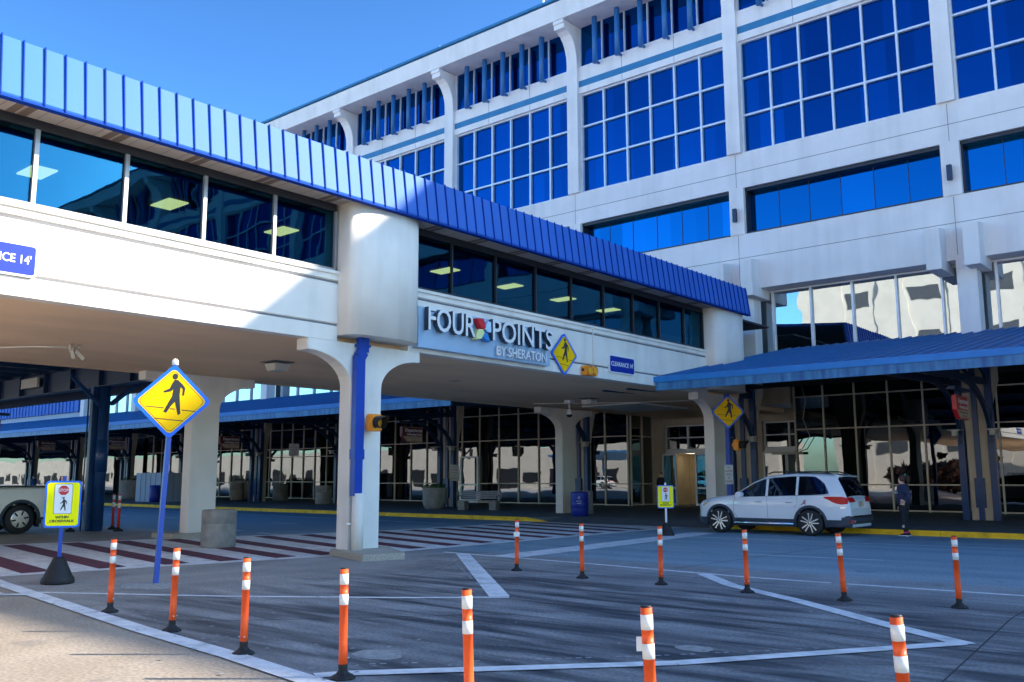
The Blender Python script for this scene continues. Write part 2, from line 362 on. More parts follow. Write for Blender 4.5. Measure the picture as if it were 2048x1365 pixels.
for x in (-30, -34, -38.5, -43): strip(mk, [(x, 21.3), (x + 1.6, 21.3)], .10, .004)
struct('lane_markings', mk, 'paint_white', fixn=False)
for pts in ([(-8.05, 14.3), (-5.5, 12.1), (-3.1, 10.4)], [(-14.1, 14.6), (-9.6, 10.7)], [(-3.2, 10.0), (-4.8, 7.9), (-6.75, 5.75)]):
    for i in range(60):
        t0 = i / 60 * (len(pts) - 1); j = int(t0); a, b_ = Vector(pts[j]), Vector(pts[min(j + 1, len(pts) - 1)]); p = a.lerp(b_, t0 - j); q = a.lerp(b_, min(1, t0 - j + .02))
        if random.random() < .55: strip(mk2, [p, q], .03 + .03 * random.random(), .0045)
random.seed(3)
for i in range(160):   # paint chips and grit
    x = -random.uniform(5, 15); y = 5.3 - .07 * (x + 6.4) + random.gauss(.3, .5)
    if i % 4 == 0: x, y = -random.uniform(3, 12), random.uniform(6, 14)
    r = random.uniform(.012, .035); a = random.random() * 6; mk2.flat([(x + r * math.cos(a + q), y + r * math.sin(a + q)) for q in (0, 1.9, 3.4, 4.9)], .017)
struct('worn_paint_marks', mk2, 'paint_faded', fixn=False)
pt = MB()
for cx_, cy_, rr in ((-6.94, 6.2, .30), (-14.1, 7.75, .62), (-4.73, 8.43, .22)):
    pt.flat([(cx_ + rr * (.8 + .3 * random.random()) * math.cos(rad(q)), cy_ + rr * .75 * (.8 + .3 * random.random()) * math.sin(rad(q))) for q in range(0, 360, 18)], .0033)
nmat('patch_pale', (.30, .30, .29), .9, var=.25, vs=12)
struct('pale_patches', pt, 'patch_pale', fixn=False)
ck = MB(); rc = random.Random(11)
for sx_, sy_, dx_, dy_, n_ in ((-12.5, 9.2, .5, .25, 9), (-7.2, 11.8, .45, -.2, 10), (-5.3, 6.9, .3, .35, 8), (-9.2, 13.9, .6, .1, 9), (-13.4, 14.2, .15, -.5, 8), (-3.9, 12.2, .35, .3, 8)):
    p = [(sx_, sy_)]
    for i in range(n_): p.append((p[-1][0] + dx_ + rc.gauss(0, .12), p[-1][1] + dy_ + rc.gauss(0, .12)))
    strip(ck, p, .010, .0031)
struct('pavement_cracks', ck, 'joint', fixn=False)
cw = MB()   # crosswalk: white field with oblique dark red bars
NE = [(1, -18.5), (6.8, -17.45), (11.3, -16.55), (14.6, -15.95), (28, -15.95)]; FE = [(3, -26.9), (9.97, -25.8), (13.5, -24.7), (18.5, -23.05), (21, -22.6), (28.2, -22.6)]
def lin(P, v):
    for (a, p), (b_, q) in zip(P, P[1:]):
        if v <= b_: return p + (q - p) * (v - a) / (b_ - a)
    return P[-1][1]
ys_ = [1 + i * .9 for i in range(31)]
k0 = None
for a, b_ in zip(ys_, ys_[1:]): cw.flat([(lin(FE, a), a), (lin(NE, a), a), (lin(NE, b_), b_), (lin(FE, b_), b_)], .0042)
struct('crosswalk_field', cw, 'paint_white', fixn=False)
cr = MB()
for y in (2.6, 3.85, 5.1, 6.3, 7.5, 8.8, 10.0, 11.1, 12.3, 13.35, 14.6, 15.85, 17.1, 18.35, 19.65, 20.95, 22.15, 23.5, 24.8, 26.0):
    sl = .165 + .085 * max(0, min(1, (y - 9) / 7)); b_ = lin(NE, y) - .38; a = lin(FE, y + sl * 7) + .42; yf = y + sl * (b_ - a); hw = .27
    if yf > 27.5: a = b_ - (27.5 - y) / sl; yf = 27.5
    n = 6
    for q in range(n):
        p, q2 = q / n, (q + 1) / n; xa, xb, ya, yb = a + (b_ - a) * p, a + (b_ - a) * q2, yf + (y - yf) * p, yf + (y - yf) * q2
        cr.flat([(xa, ya - hw), (xb, yb - hw), (xb, yb + hw), (xa, ya + hw)], .0084)
struct('crosswalk_bars', cr, 'stripe_red', fixn=False)
strip(jt := MB(), [(-2.3, 7.3), (-2.75, 12.6), (-2.8, 15.0)], .018, .0035)
for pts in ([(-8.65, 10.34), (-5.9, 10.06), (-3.0, 10.2), (5, 10.4)], [(-13.55, 14.62), (-6.94, 14.2), (4, 14.1)], [(-13, 9.9), (-9.5, 13.2)], [(-10.2, 6.2), (-7.6, 9.1)], [(-9, 15.4), (-8.6, 28)], [(-2.2, 15.4), (-1.9, 28)]): strip(jt, pts, .022, .0035)
struct('pavement_joints', jt, 'joint', fixn=False)
#PART2
# ---------------------------------------------------------------- hotel
YU = 36.3
def pilx(k): return -8.75 - 8.82 * k
hotel = thing('hotel_building', 'large white concrete hotel with blue mirror windows rising behind the footbridge', 'building')
b = MB()
XL, XR = pilx(8) - .35, pilx(-8) + .35
b.box(XL, XR, YU, 37.5, 14.3, 15.9)                 # spandrel above the recessed band
b.box(XL, XR, YU, 37.5, 9.72, 12.2)
b.box(XL, XR, YU + .02, 37.5, 21.16, 22.6)
b.box(XL, XR, 37.52, 54, 9.75, 24.8)
b.box(XL, XR, 48.0, 54, 0, 9.74); b.box(XL, -26.71, 45.3, 47.98, 0, 9.74); b.box(-23.94, XR, 45.3, 47.98, 0, 9.74); b.box(-26.7, -23.95, 45.3, 47.98, 3.05, 9.74)
b.build('wall', 'facade', hotel)
b = MB()
for z in (11.14, 15.02): b.box(XL, XR, YU - .002, YU + .01, z - .012, z + .012)
for k in range(-8, 9):
    b.box(pilx(k) - .01, pilx(k) + .01, YU - .003, YU + .01, 9.9, 12.15); b.box(pilx(k) - .01, pilx(k) + .01, YU - .003, YU + .01, 14.35, 15.85)
    for q in (1, 2): xx = pilx(k) + 8.82 * q / 3; b.box(xx - .01, xx + .01, YU + .015, YU + .03, 21.2, 22.55)
b.build('joint', 'groove', hotel)
b = MB(); b.box(XL, XR, YU + .012, YU + .03, 21.5, 21.84); b.build('blue_band', 'blue_stripe', hotel)
b = MB()
prof = [(35.0, 24.82), (34.9, 25.75), (35.1, 25.8), (54, 25.8), (54, 24.82)]
b.prism(prof, 'x', XL - .5, XR + .5); b.build('roof_fascia', 'facade', hotel)
b = MB(); b.box(XL - .6, XR + .6, 34.8, 35.2, 25.82, 25.95)
for i in range(30): b.box(XL + i * 5, XL + i * 5 + .03, 34.78, 34.81, 25.8, 25.99)
b.build('roof_edge', 'blue_stripe', hotel)
def grid_frame(xs, zs, y, wv, wh, dep, mname, name, parent, xr, zr):
    m_ = MB()
    for x in xs: m_.box(x - wv / 2, x + wv / 2, y - dep, y + .02, zr[0], zr[1])
    for z in zs:
        e = [xr[0]] + list(xs) + [xr[1]]
        for a, c in zip(e, e[1:]):
            if c - a > wv: m_.box(a + (wv / 2 if a in xs else 0), c - (wv / 2 if c in xs else 0), y - dep + .008, y + .018, z - wh / 2, z + wh / 2)
    return m_.build(name, mname, parent)
def pil_part():
    m_ = MB(); m_.box(-.33, .33, YU - .16, 37.5, 15.9, 22.6)
    m_.build_name = None
    arc = [(YU - .16, 22.6)] + [(YU - .16 - 1.05 * (1 - math.cos(rad(a))), 22.9 + 1.45 * math.sin(rad(a))) for a in range(0, 91, 15)] + [(YU - 1.22, 24.6), (YU - 1.3, 24.6), (YU - 1.3, 24.79), (YU + .3, 24.79), (YU + .3, 22.6)]
    m_.prism(arc, 'x', -.32, .32); m_.box(-.34, .34, YU - .06, 37.5, 12.2, 14.3)
    return m_
pil = pil_part().build('pilaster', 'facade', hotel); pil.location = (pilx(0), 0, 0)
# ---- one bay, local x from -4.41 (left pilaster centre) to 4.41
P_ = [-4.05, 4.05]
bay = []
def bw(name, mb, mats, **k): o = mb.build(name, mats, hotel, **k); bay.append(o); return o
big = bw('large_window', MB().box(-4.08, 4.08, YU + .30, YU + .34, 15.9, 21.2), 'glass_hotel')
xs = [-4.05 + 8.1 * i / 6 for i in range(7)]; zs = [15.94, 17.67, 19.41, 21.12]
grid_frame(xs, zs, YU + .3, .085, .085, .14, 'alu', 'frame', big, (-4.08, 4.08), (15.9, 21.16))
top = bw('top_floor_window', MB().box(-4.08, 4.08, YU + .20, YU + .24, 22.6, 24.82), 'glass_hotel')
grid_frame([-4.05 + 8.1 * i / 6 for i in range(7)], [22.63], YU + .2, .06, .06, .10, 'alu', 'frame', top, (-4.08, 4.08), (22.6, 24.8))
band = bw('ribbon_window', MB().box(-4.07, 4.07, YU + .55, YU + .6, 12.2, 14.3), 'glass_band')
fr = MB()
for z0, z1 in ((12.2, 12.3), (14.16, 14.3)): fr.box(-4.07, 4.07, YU + .12, YU + .54, z0, z1)
for x in (-4.07, 4.0): fr.box(x, x + .07, YU + .14, YU + .54, 12.31, 14.15)
for i in range(1, 6): x = -4.05 + 8.1 * i / 6; fr.box(x - .012, x + .012, YU + .53, YU + .55, 12.3, 14.16)
fr.build('frame', 'bronze', band)
sec = bw('second_floor_window', MB().box(-4.41, 4.41, YU + .95, YU + 1.0, 6.0, 9.74), 'glass_second')
grid_frame([-4.39, -3.35, -1.65, .1, 1.85, 3.55], [9.66], YU + .95, .08, .07, .12, 'alu', 'frame', sec, (-4.41, 4.41), (6.0, 9.7))
for i in range(1, 6):
    x = -4.05 + 8.1 * i / 6 - .12
    f = MB(); f.tube([(x, YU - .34, 22.35), (x, YU - .34, 24.81)], .135, 12); f.box(x - .05, x + .05, YU - .34, YU + .02, 22.4, 22.5)
    f.xf(Matrix.Identity(4)); bw('sunshade_fin', f, 'blue_fin')
for sx in (-1, 1):
    f = MB(); x = sx * 3.75; f.prism([(YU - .8, 9.3), (YU - .8, 10.86), (YU - .05, 10.98), (YU + .94, 10.98), (YU + .94, 9.3)], 'x', x - .27, x + .27); bw('beam_end', f, 'facade', bevel=.015)
for o in bay: o.location = (pilx(0) - 4.41, 0, 0)
for k in range(-7, 9):
    for o in bay:
        if k == 1 or (k > 5 and o.name.startswith(('top', 'sunshade'))) and False: continue
        if k != 1:
            c = o.copy(); COL.objects.link(c); c.parent = hotel; c.location = (pilx(k) + 4.41, 0, 0)
            for q in kids(o): d = q.copy(); COL.objects.link(d); d.parent = c
for k in range(-8, 9):
    if k: c = pil.copy(); COL.objects.link(c); c.parent = hotel; c.location = (pilx(k), 0, 0)
b = MB(); b.box(-.35, .35, YU + .02, YU + .72, 6.2, 9.73)
colm = b.build('upper_column', 'facade', hotel, bevel=.02); colm.location = (pilx(0) + .25, -.02, 0)
for k in range(-3, 9):
    if k: c = colm.copy(); COL.objects.link(c); c.parent = hotel; c.location = (pilx(k) + .25, -.02, 0)
for k in (0, 1, 2):
    s_ = MB(); s_.box(-.09, .09, YU - .30, YU - .16, 12.75, 13.35); s_.box(-.03, .03, YU - .17, YU - .05, 12.95, 13.05)
    o = s_.build('wall_sconce', 'steel_blue', hotel, bevel=.01); o.location = (pilx(k) - .02, 0, 0)
b = MB(); b.tube([(-28.1, 36, 25.8), (-28.1, 36, 28)], .05, 8); b.build('antenna', 'sign_white', hotel)
# ground floor glazing (recessed under the canopy)
b = MB(); b.box(XL, XR, 42.9, 45.28, 6.0, 9.7); b.box(XL, XR, 37.31, 42.9, 6.02, 6.1); b.build('inner_ceiling', 'room', hotel)
def curtain(x0, x1, xs, name, zt=6.0, zs=(.2, 1.33, 3.93, 5.48)):
    o = MB().box(x0, x1, 42.5, 42.55, .15, zt).build(name, 'glass_ground', hotel)
    grid_frame(xs, zs, 42.5, .065, .06, .08, 'alu_warm', 'frame', o, (x0, x1), (.15, zt))
curtain(-18.05, -10.6, [-18.0, -16.6, -15.12, -13.62, -12.12, -10.65], 'shopfront_window')
curtain(-10.4, 3, [-9.17, -7.7, -6.2, -4.7, -3.2, -1.7, -.2, 1.3], 'shopfront_window')
curtain(-47.6, -27.5, [-46.15, -44.6, -43.1, -41.9, -39.93, -38.44, -36.86, -35.31, -33.76, -32.3, -30.8, -29.05, -27.55], 'shopfront_window')
curtain(-61.2, -48.0, [-60.35, -58.9, -57.54, -56.18, -54.8, -53.43, -52.0, -50.5, -49.0], 'shopfront_window', zs=(.2, 1.4, 3.25, 3.86, 5.3))
curtain(-79, -61.5, [-78, -76.5, -75, -73.5, -72, -70.4, -68.9, -67.2, -65.6, -64.2, -62.6], 'shopfront_window')
d = MB(); d.box(-39.9, -38.47, 42.38, 42.42, .2, 2.9); ds = d.build('side_door', 'glass_ground', hotel)
fr = MB()
for x in (-39.93, -38.5): fr.box(x - .07, x + .07, 42.3, 42.45, .15, 3.0)
fr.box(-39.86, -38.57, 42.3, 42.45, 2.9, 3.0); fr.box(-39.86, -38.57, 42.31, 42.44, .15, .35); fr.box(-39.86, -38.57, 42.31, 42.44, 1.2, 1.3)
fr.build('door_frame', 'alu', ds)
# entrance recess
b = MB(); b.box(-27.6, -18.1, 42.2, 45.28, 5.2, 6.0); b.box(-27.55, -26.75, 44.9, 45.28, .15, 5.2); b.box(-26.75, -18.1, 44.95, 45.28, 4.55, 5.2)
b.box(-23.9, -22.95, 44.9, 45.28, .15, 4.55); b.box(-21.9, -20.85, 44.9, 45.28, .15, 4.55)
b.build('entrance_wall', 'column', hotel)
o = MB().box(-27.53, -27.48, 42.56, 44.88, .15, 5.2).build('return_window', 'glass_ground', hotel)
fr = MB()
for y_ in (42.6, 43.75, 44.86): fr.box(-27.48, -27.4, y_ - .04, y_ + .04, .15, 5.2)
for z in (.2, 1.33, 3.93): fr.box(-27.48, -27.41, 42.64, 44.82, z - .03, z + .03)
fr.build('frame', 'alu_warm', o)
b = MB()
for a, c in ((-26.7, -23.95), (-22.9, -21.95), (-20.8, -18.15)): b.box(a, c, 45.2, 45.24, 3.2, 4.5)
t_ = b.build('transom_window', 'glass_ground', hotel)
b = MB()
for a, c in ((-26.7, -23.95), (-22.9, -21.95), (-20.8, -18.15)):
    for z in (3.2, 3.85, 4.5): b.box(a, c, 45.1, 45.19, z - .035, z + .035)
    n = 2 if c - a > 2 else 1
    for i in range(n + 1): x = a + (c - a) * i / n; b.box(x - .04, x + .04, 45.08, 45.18, 3.2, 4.5)
    b.box(a, c, 45.0, 45.2, 2.98, 3.16)
b.build('frame', 'alu', t_)
# vestibule behind the open sliding doors
b = MB(); b.box(-26.7, -23.95, 47.6, 47.65, .15, 3.04); b.box(-26.7, -26.66, 45.3, 47.6, .15, 3.04); b.box(-23.99, -23.95, 45.3, 47.6, .15, 3.04); b.build('vestibule_wall', 'room_light', hotel)
MB().box(-26.1, -24.6, 46.2, 46.8, 3.0, 3.03).build('vestibule_lamp', 'lamp_warm', hotel)
b = MB()
for x in (-26.0, -25.1): b.box(x - .22, x + .22, 47.52, 47.59, .8, 2.7)
o = b.build('inner_door_glass', 'black', hotel)
b = MB(); b.box(-24.62, -24.3, 47.54, 47.59, 1.75, 2.35); o = b.build('notice_board', 'sign_maroon', hotel)
b = MB()
for i in (0, 1):
    for j in (0, 1): b.box(-24.57 + i * .14, -24.48 + i * .14, 47.52, 47.535, 1.83 + j * .24, 2.0 + j * .24)
b.build('paper', 'sign_tan', o)
def slide(x, wd, open_=False):
    g_ = MB().box(x, x + wd, 44.8, 44.83, .25, 2.95).build('sliding_door', 'glass_bridge' if open_ else 'glass_ground', hotel)
    f = MB()
    for xx in (x, x + wd): f.box(xx - .045, xx + .045, 44.76, 44.87, .15, 2.98)
    for z in (.22, 1.1, 2.93): f.box(x + .05, x + wd - .05, 44.77, 44.86, z - .05, z + .05)
    f.build('door_frame', 'alu', g_)
slide(-26.75, .8, True); slide(-24.7, .8, True); slide(-22.85, .85); slide(-20.75, 1.2); slide(-19.5, 1.25)
b = MB(); b.box(-19.6, -18.1, 42.3, 42.46, 5.0, 6.0); b.build('panel_above_door', 'wall_far', hotel)
b = MB()
for i in range(5): b.tube([(-19.0 + i * .14, 42.22, 5.98), (-18.98 + i * .14, 42.2, 5.0 + .1 * (i % 2))], .018, 6)
b.build('conduit', 'lamp_case', hotel)
b = MB(); b.tube([(-17.55, 42.3, 6), (-17.35, 42.25, 5.3), (-17.5, 42.2, 4.4), (-17.2, 42.2, 3.6), (-17.6, 42.2, 3.0), (-18.0, 42.2, 2.9)], .022, 6); b.box(-19.1, -17.6, 42.1, 42.25, 2.75, 2.87); b.build('hanging_cable', 'lamp_case', hotel)
# ---- low wing far left
wing = thing('terminal_wing', 'low pale blue terminal wall with a blue roof band, far left behind the shelter', 'building')
MB().box(-150, -79.8, 36.5, 50, 5.4, 7.4).box(-150, -79.8, 43, 50, 0, 5.38).build('wall', 'wall_far', wing)
MB().box(-150, -79.8, 42.5, 42.9, .15, 5.3).build('shopfront_window', 'glass_ground', wing)
b = MB().box(-150, -79.8, 36.3, 50, 7.42, 9.3)
for i in range(100): b.box(-150 + i * .7, -149.95 + i * .7, 36.24, 36.3, 7.44, 9.28)
b.build('roof_band', 'blue_metal', wing)
# ---------------------------------------------------------------- footbridge
BX = -15.9; BXF = -24.95; ZB = 4.7
br = thing('footbridge', 'enclosed white pedestrian footbridge with blue ribbed roof edge spanning the road to the hotel', 'footbridge')
def girder(y0, y1):
    m_ = MB(); T = .35
    m_.box(BX - T, BX, y0, y1, ZB, 4.98); m_.box(BX - T, BX - .03, y0, y1, 4.981, 5.10 - .0)
    return m_
# stepped parapet wall: lower lip, flat panel, upper lip and sill
def wallrun(y0, y1):
    m_ = MB()
    m_.prism([(BX - .30, ZB), (BX, ZB), (BX, 5.02), (BX - .03, 5.04), (BX - .03, 5.08), (BX - .002, 5.1), (BX - .002, 5.98), (BX - .035, 6.0), (BX - .035, 6.05), (BX + .004, 6.07), (BX + .004, 6.19), (BX + .05, 6.2), (BX + .05, 6.27), (BX - .30, 6.27)], 'y', y0, y1)
    return m_.build('parapet', 'stucco', br)
wallrun(-45, 12.84); wallrun(14.99, 29.85)
b = MB()
for y0, y1 in ((-45, 12.84), (14.99, 29.85)):
    for z in (5.06, 6.025): b.box(BX - .034, BX - .027, y0, y1, z - .02, z + .02)
b.build('reveal_line', 'groove', br)
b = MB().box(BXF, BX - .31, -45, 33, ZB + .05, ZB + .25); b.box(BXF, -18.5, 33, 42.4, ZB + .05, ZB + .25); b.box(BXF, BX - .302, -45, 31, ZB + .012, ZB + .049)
b.build('soffit', 'soffit', br)
b = MB(); b.box(BXF - .25, BXF, -45, 36, ZB, 6.27); b.build('rear_parapet', 'soffit', br)
def drum(yc, hw, dep, z0, z1):
    m_ = MB(); n = 20
    P = [(BX - .28, yc - hw)] + [(BX + .02 + dep * (max(0, math.sin(math.pi * i / n)) ** .42), yc - hw * math.cos(math.pi * i / n)) for i in range(n + 1)] + [(BX - .28, yc + hw)]
    m_.prism(P, 'z', z0, z1)
    for i in range(len(m_.s)):
        if len(m_.f[i]) == 4: m_.s[i] = True
    o = m_.build('stair_drum', 'stucco', br, fixn=True)
    return o
drum(13.92, 1.08, .56, 4.83, 7.86); drum(31.0, 1.18, .56, 4.83, 7.86)
b = MB(); b.box(-23.2, -20.3, 32.2, 36.28, 4.7, 8.6); b.build('link_wall', 'facade', br)
# windows
ZW0, ZW1 = 6.28, 7.80
yl = [-42, -38, -34, -30, -26, -22, -18, -14, -10, -6.5, -3.3, 0, 1.5, 3.05, 4.65, 6.26, 7.87, 9.49, 11.14, 12.78]; yr = [15.05, 16.56, 18.27, 20.0, 21.7, 23.4, 25.1, 26.75, 28.42, 29.8]
for ys in (yl, yr):
    for i, (a, c) in enumerate(zip(ys, ys[1:])):
        g_ = MB().box(BX - .135, BX - .115, a + .002, c - .002, ZW0, ZW1).build('window', 'glass_bridge', br)
    mw = .038 if ys is yl else .026
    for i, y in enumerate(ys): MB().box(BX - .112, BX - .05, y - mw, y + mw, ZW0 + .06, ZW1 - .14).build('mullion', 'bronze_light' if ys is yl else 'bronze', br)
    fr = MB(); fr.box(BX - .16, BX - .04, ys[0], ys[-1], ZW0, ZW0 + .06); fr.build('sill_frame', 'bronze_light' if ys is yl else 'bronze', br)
    fr = MB(); fr.box(BX - .18, BX - .06, ys[0], ys[-1], ZW1 - .14, ZW1 + .04); fr.build('head_frame', 'bronze', br)
# rear windows and inside
b = MB(); b.box(BXF - .1, BXF - .05, -45, 36, 6.28, 7.8); b.build('rear_window', 'glass_ground', br)
b = MB(); b.box(BXF, BX - .31, -45, 36, 5.35, 5.4); b.box(BXF + .1, BXF + .14, -45, 36, 5.4, 7.9); b.build('interior_floor', 'room', br)
b = MB(); b.box(BXF, BX - .31, -45, 36, 7.88, 7.95); b.build('ceiling', 'room', br)
for i, y in enumerate([4.55, 7.45, 10.35, 13.4, 16.4, 19.3, 22.3, 25.2, 28.0, 1.6]):
    b = MB().box(-19.3, -18.5, y - .24, y + .24, 7.845, 7.875); b.build('ceiling_lamp', 'lamp_on', br)
# roof edge with standing seams
XFc = -15.2
b = MB(); b.prism([(XFc, 7.80), (XFc + .02, 7.84), (XFc - .12, 8.84), (-20.4, 9.3), (BXF - .6, 8.84), (BXF - .7, 7.8), (BXF - .6, 7.8), (BXF - .5, 8.7), (-20.4, 9.15), (XFc - .22, 8.74), (XFc - .1, 7.80)], 'y', -45, 32.15)
b.build('roof', 'blue_metal', br)
b = MB(); y = -44.6
while y < 32.2:
    b.prism([(XFc + .021, 7.79), (XFc + .055, 7.79), (XFc - .085, 8.86), (XFc - .119, 8.86)], 'y', y - .010, y + .010); y += .342
b.build('standing_seam', 'blue_seam', br)
b = MB(); b.box(XFc - .12, XFc + .035, -45, 32.16, 7.765, 7.799); b.build('drip_edge', 'blue_seam', br)
b = MB(); b.box(BX - .12, XFc - .12, -45, 32.1, 7.83, 7.86); b.build('eave_soffit', 'panel_soffit', br)
for i in range(27, 47):
    y = -43.2 + i * 1.63
    for q in (0, .2): MB().box(BX - .1, XFc - .125, y + q, y + q + .14, 7.826, 7.829).build('soffit_vent', 'dark_panel_soffit', br)
b = MB()
for i in range(240):
    y = -44 + i * .326; b.box(BX - .1, XFc - .125, y, y + .01, 7.8245, 7.8255)
b.build('soffit_groove', 'dark_panel_soffit', br)
# pillars
def pillar(x1, ya, yb, capL, capR, foot, H=ZB, th=.4):
    def arcp(cy, sgn, rx, rz, zc):
        return [(cy + sgn * rx * (1 - math.cos(rad(a))), zc + rz * math.sin(rad(a))) for a in range(0, 91, 9)]
    rz = .72; zc = H - .25 - rz
    P = [(ya, 0)] + arcp(ya, -1, capL - .02, rz, zc) + [(ya - capL, H - .25), (ya - capL, H), (yb + capR, H), (yb + capR, H - .25)] + arcp(yb, 1, capR - .02, rz, zc)[::-1] + [(yb, 0)]
    m_ = MB(); m_.prism(P, 'x', x1 - th, x1)
    return m_.build('pillar', 'stucco', br, bevel=.012)
pillar(BX - .0, 13.27, 14.17, 1.22, 1.22, 1); pillar(BX - .0, 30.25, 31.15, 1.1, 1.1, 1)
pillar(-24.4, 14.43, 15.33, 1.5, 1.2, 1, ZB + .01); pillar(-24.4, 32.37, 33.3, 1.5, 1.4, 1, ZB + .01)
b = MB()
b.prism([(-16.45, 13.22), (-14.72, 12.69), (-14.42, 13.6), (-15.9, 14.5), (-16.45, 14.5)], 'z', -.02, .14); b.build('footing', 'aggregate', br, bevel=.015)
b = MB(); b.box(-25.4, -24.2, 13.9, 15.8, -.02, .14); b.build('footing', 'aggregate', br, bevel=.015)
# downpipe: blue box leader into a white guard pipe
b = MB(); b.box(-15.86, -15.72, 13.36, 13.62, 4.5, 4.83); b.box(-15.88, -15.70, 13.33, 13.65, 4.62, 4.68)
b.bar((-15.79, 13.49, 4.52), (-15.79, 13.40, 4.38), .15, .25); b.box(-15.87, -15.72, 13.27, 13.52, 2.3, 4.42); b.box(-15.885, -15.70, 13.255, 13.53, 2.1, 2.32); b.box(-15.87, -15.72, 13.28, 13.5, 1.3, 2.12)
b.build('downpipe', 'paint_blue', br)
b = MB(); b.tube([(-15.76, 13.42, .13), (-15.76, 13.42, 1.36)], .135, 18); b.tube([(-15.82, 13.27, .7), (-15.82, 13.15, .7)], .03, 8); b.build('pipe_guard', 'stucco', br)
b = MB(); b.tube([(-15.885, 13.62, 4.7), (-15.885, 13.62, 3.1)], .012, 6); b.tube([(-15.885, 22.67, 6.15), (-15.885, 22.67, 4.95)], .022, 6); b.tube([(-15.885, 22.67, 6.22), (-15.885, 22.67, 6.14)], .035, 8); b.build('conduit', 'stucco', br)
b = MB(); b.tube([(-23.5, 29.2, 4.68), (-20, 31.5, 4.69), (-17, 32.5, 4.69)], .02, 6); b.tube([(-22.6, 8.2, 4.68), (-21.7, 8.7, 4.68), (-21.2, 9.3, 4.68)], .02, 6); b.build('ceiling_conduit', 'stucco', br)
# ---------------------------------------------------------------- canopies
def front_canopy(name, label, x0, x1, cat='canopy'):
    c = thing(name, label, cat, (0, 0, 0))
    ye, yw, ze, zw = 26.3, 37.25, 4.98, 7.1
    m_ = MB(); m_.prism([(ye, ze - .05), (yw, zw - .05), (yw, zw), (ye, ze)], 'x', x0, x1); m_.build('roof_sheet', 'canopy_blue', c)
    m_ = MB(); x = x0 + .02
    while x < x1:
        m_.bar((x, ye + .02, ze + .02), (x, yw - .02, zw + .02), .045, .06); x += .41
    m_.build('roof_rib', 'canopy_rib', c)
    m_ = MB(); m_.prism([(ye - .14, ze - .18), (ye - .16, ze + .0), (ye - .02, ze + .03), (ye, ze - .06), (ye, ze - .18)], 'x', x0 - .15, x1); m_.build('gutter', 'canopy_gutter', c)
    m_ = MB(); m_.box(x0, x1, ye - .1, ye - .02, ze - .45, ze - .181); m_.build('fascia', 'canopy_fascia', c)
    m_ = MB(); x = x0 + .6
    for yy in (27.6, 30.0, 32.4, 34.8): zz = ze + (yy - ye) * (zw - ze) / (yw - ye) - .16; m_.box(x0, x1, yy - .05, yy + .05, zz - .1, zz + .1)
    m_.build('purlin', 'steel_blue', c)
    if x0 < -20:
        m_ = MB(); m_.prism([(ye, ze - .4), (ye, ze - .06), (yw, zw - .06), (yw, ze - .4)], 'x', x0 + .0, x0 + .04); m_.build('gable', 'canopy_fascia' if x0 > -20 else 'steel_blue', c)
    return c
front_canopy('entrance_canopy', 'blue standing seam entrance canopy to the right of the footbridge, over the white SUV', -15.85, 45)
front_canopy('entrance_canopy', 'long blue canopy along the kerb to the left of the footbridge, running into the distance', -140, -25.3)
# colonnade column with steel posts, truss and arched bracket
def colonnade(label, loc, group):
    c = thing('canopy_column', label, 'column', loc, 0, group)
    m_ = MB()
    m_.prism([(-.36, 0), (.36, 0), (.36, 3.2), (.42, 3.7), (.55, 4.3), (.75, 5.0), (.75, 6.4), (-.75, 6.4), (-.75, 5.0), (-.55, 4.3), (-.42, 3.7), (-.36, 3.2)], 'y', -.25, .25)
    m_.build('shaft', 'column', c, bevel=.02)
    m_ = MB()
    for sx in (-.5, .5): m_.box(sx - .11, sx + .11, -.45, -.2, 0, 6.2)
    m_.box(-.09, .09, -.36, -.26, 0, 6.2); m_.box(-.16, .16, -.4, -.252, .45, 1.5)
    m_.build('steel_post', 'post_blue', c)
    m_ = MB()
    for sx in (-.5, .5):
        m_.bar((sx, -.4, 4.9), (sx, -9.9, 4.62), .1, .22); m_.bar((sx, -.4, 6.3), (sx, -9.95, 4.75), .1, .2)
        for q in (2.5, 5, 7.5): m_.bar((sx, -q, 4.9 - q * .03), (sx, -q, 6.3 - q * .156), .07, .07)
        m_.bar((sx, -.4, 5.0), (sx, -2.5, 5.9), .08, .1); m_.bar((sx, -2.5, 4.85), (sx, -5, 5.45), .08, .1)
    m_.build('roof_truss', 'steel_blue', c)
    m_ = MB()
    for sx in (-.5, .5):
        P = [(-.45 - 3.3 * (1 - math.cos(rad(a))), 2.7 + 2.0 * math.sin(rad(a))) for a in range(0, 91, 9)]
        Q = [(-.25 - 3.6 * (1 - math.cos(rad(a))), 2.7 + 2.22 * math.sin(rad(a))) for a in range(0, 91, 9)]
        m_.prism(P + Q[::-1], 'x', sx - .06, sx + .06)
    m_.build('arched_bracket', 'steel_blue', c)
    for sx in (-.62, .62):
        m_ = MB(); m_.box(sx - .09, sx + .09, -.75, -.46, 3.0, 3.16); m_.prism([(sx - .26, 3.22), (sx + .26, 3.22), (sx + .1, 3.165), (sx - .1, 3.165)], 'y', -.8, -.4)
        m_.build('uplight', ['lamp_case'], c)
    return c
cg = 'columns carrying the kerb canopies'
c0 = colonnade('beige canopy column with blue steel posts just right of the woman in black', (pilx(0) + .23, 36.3, .14), cg)
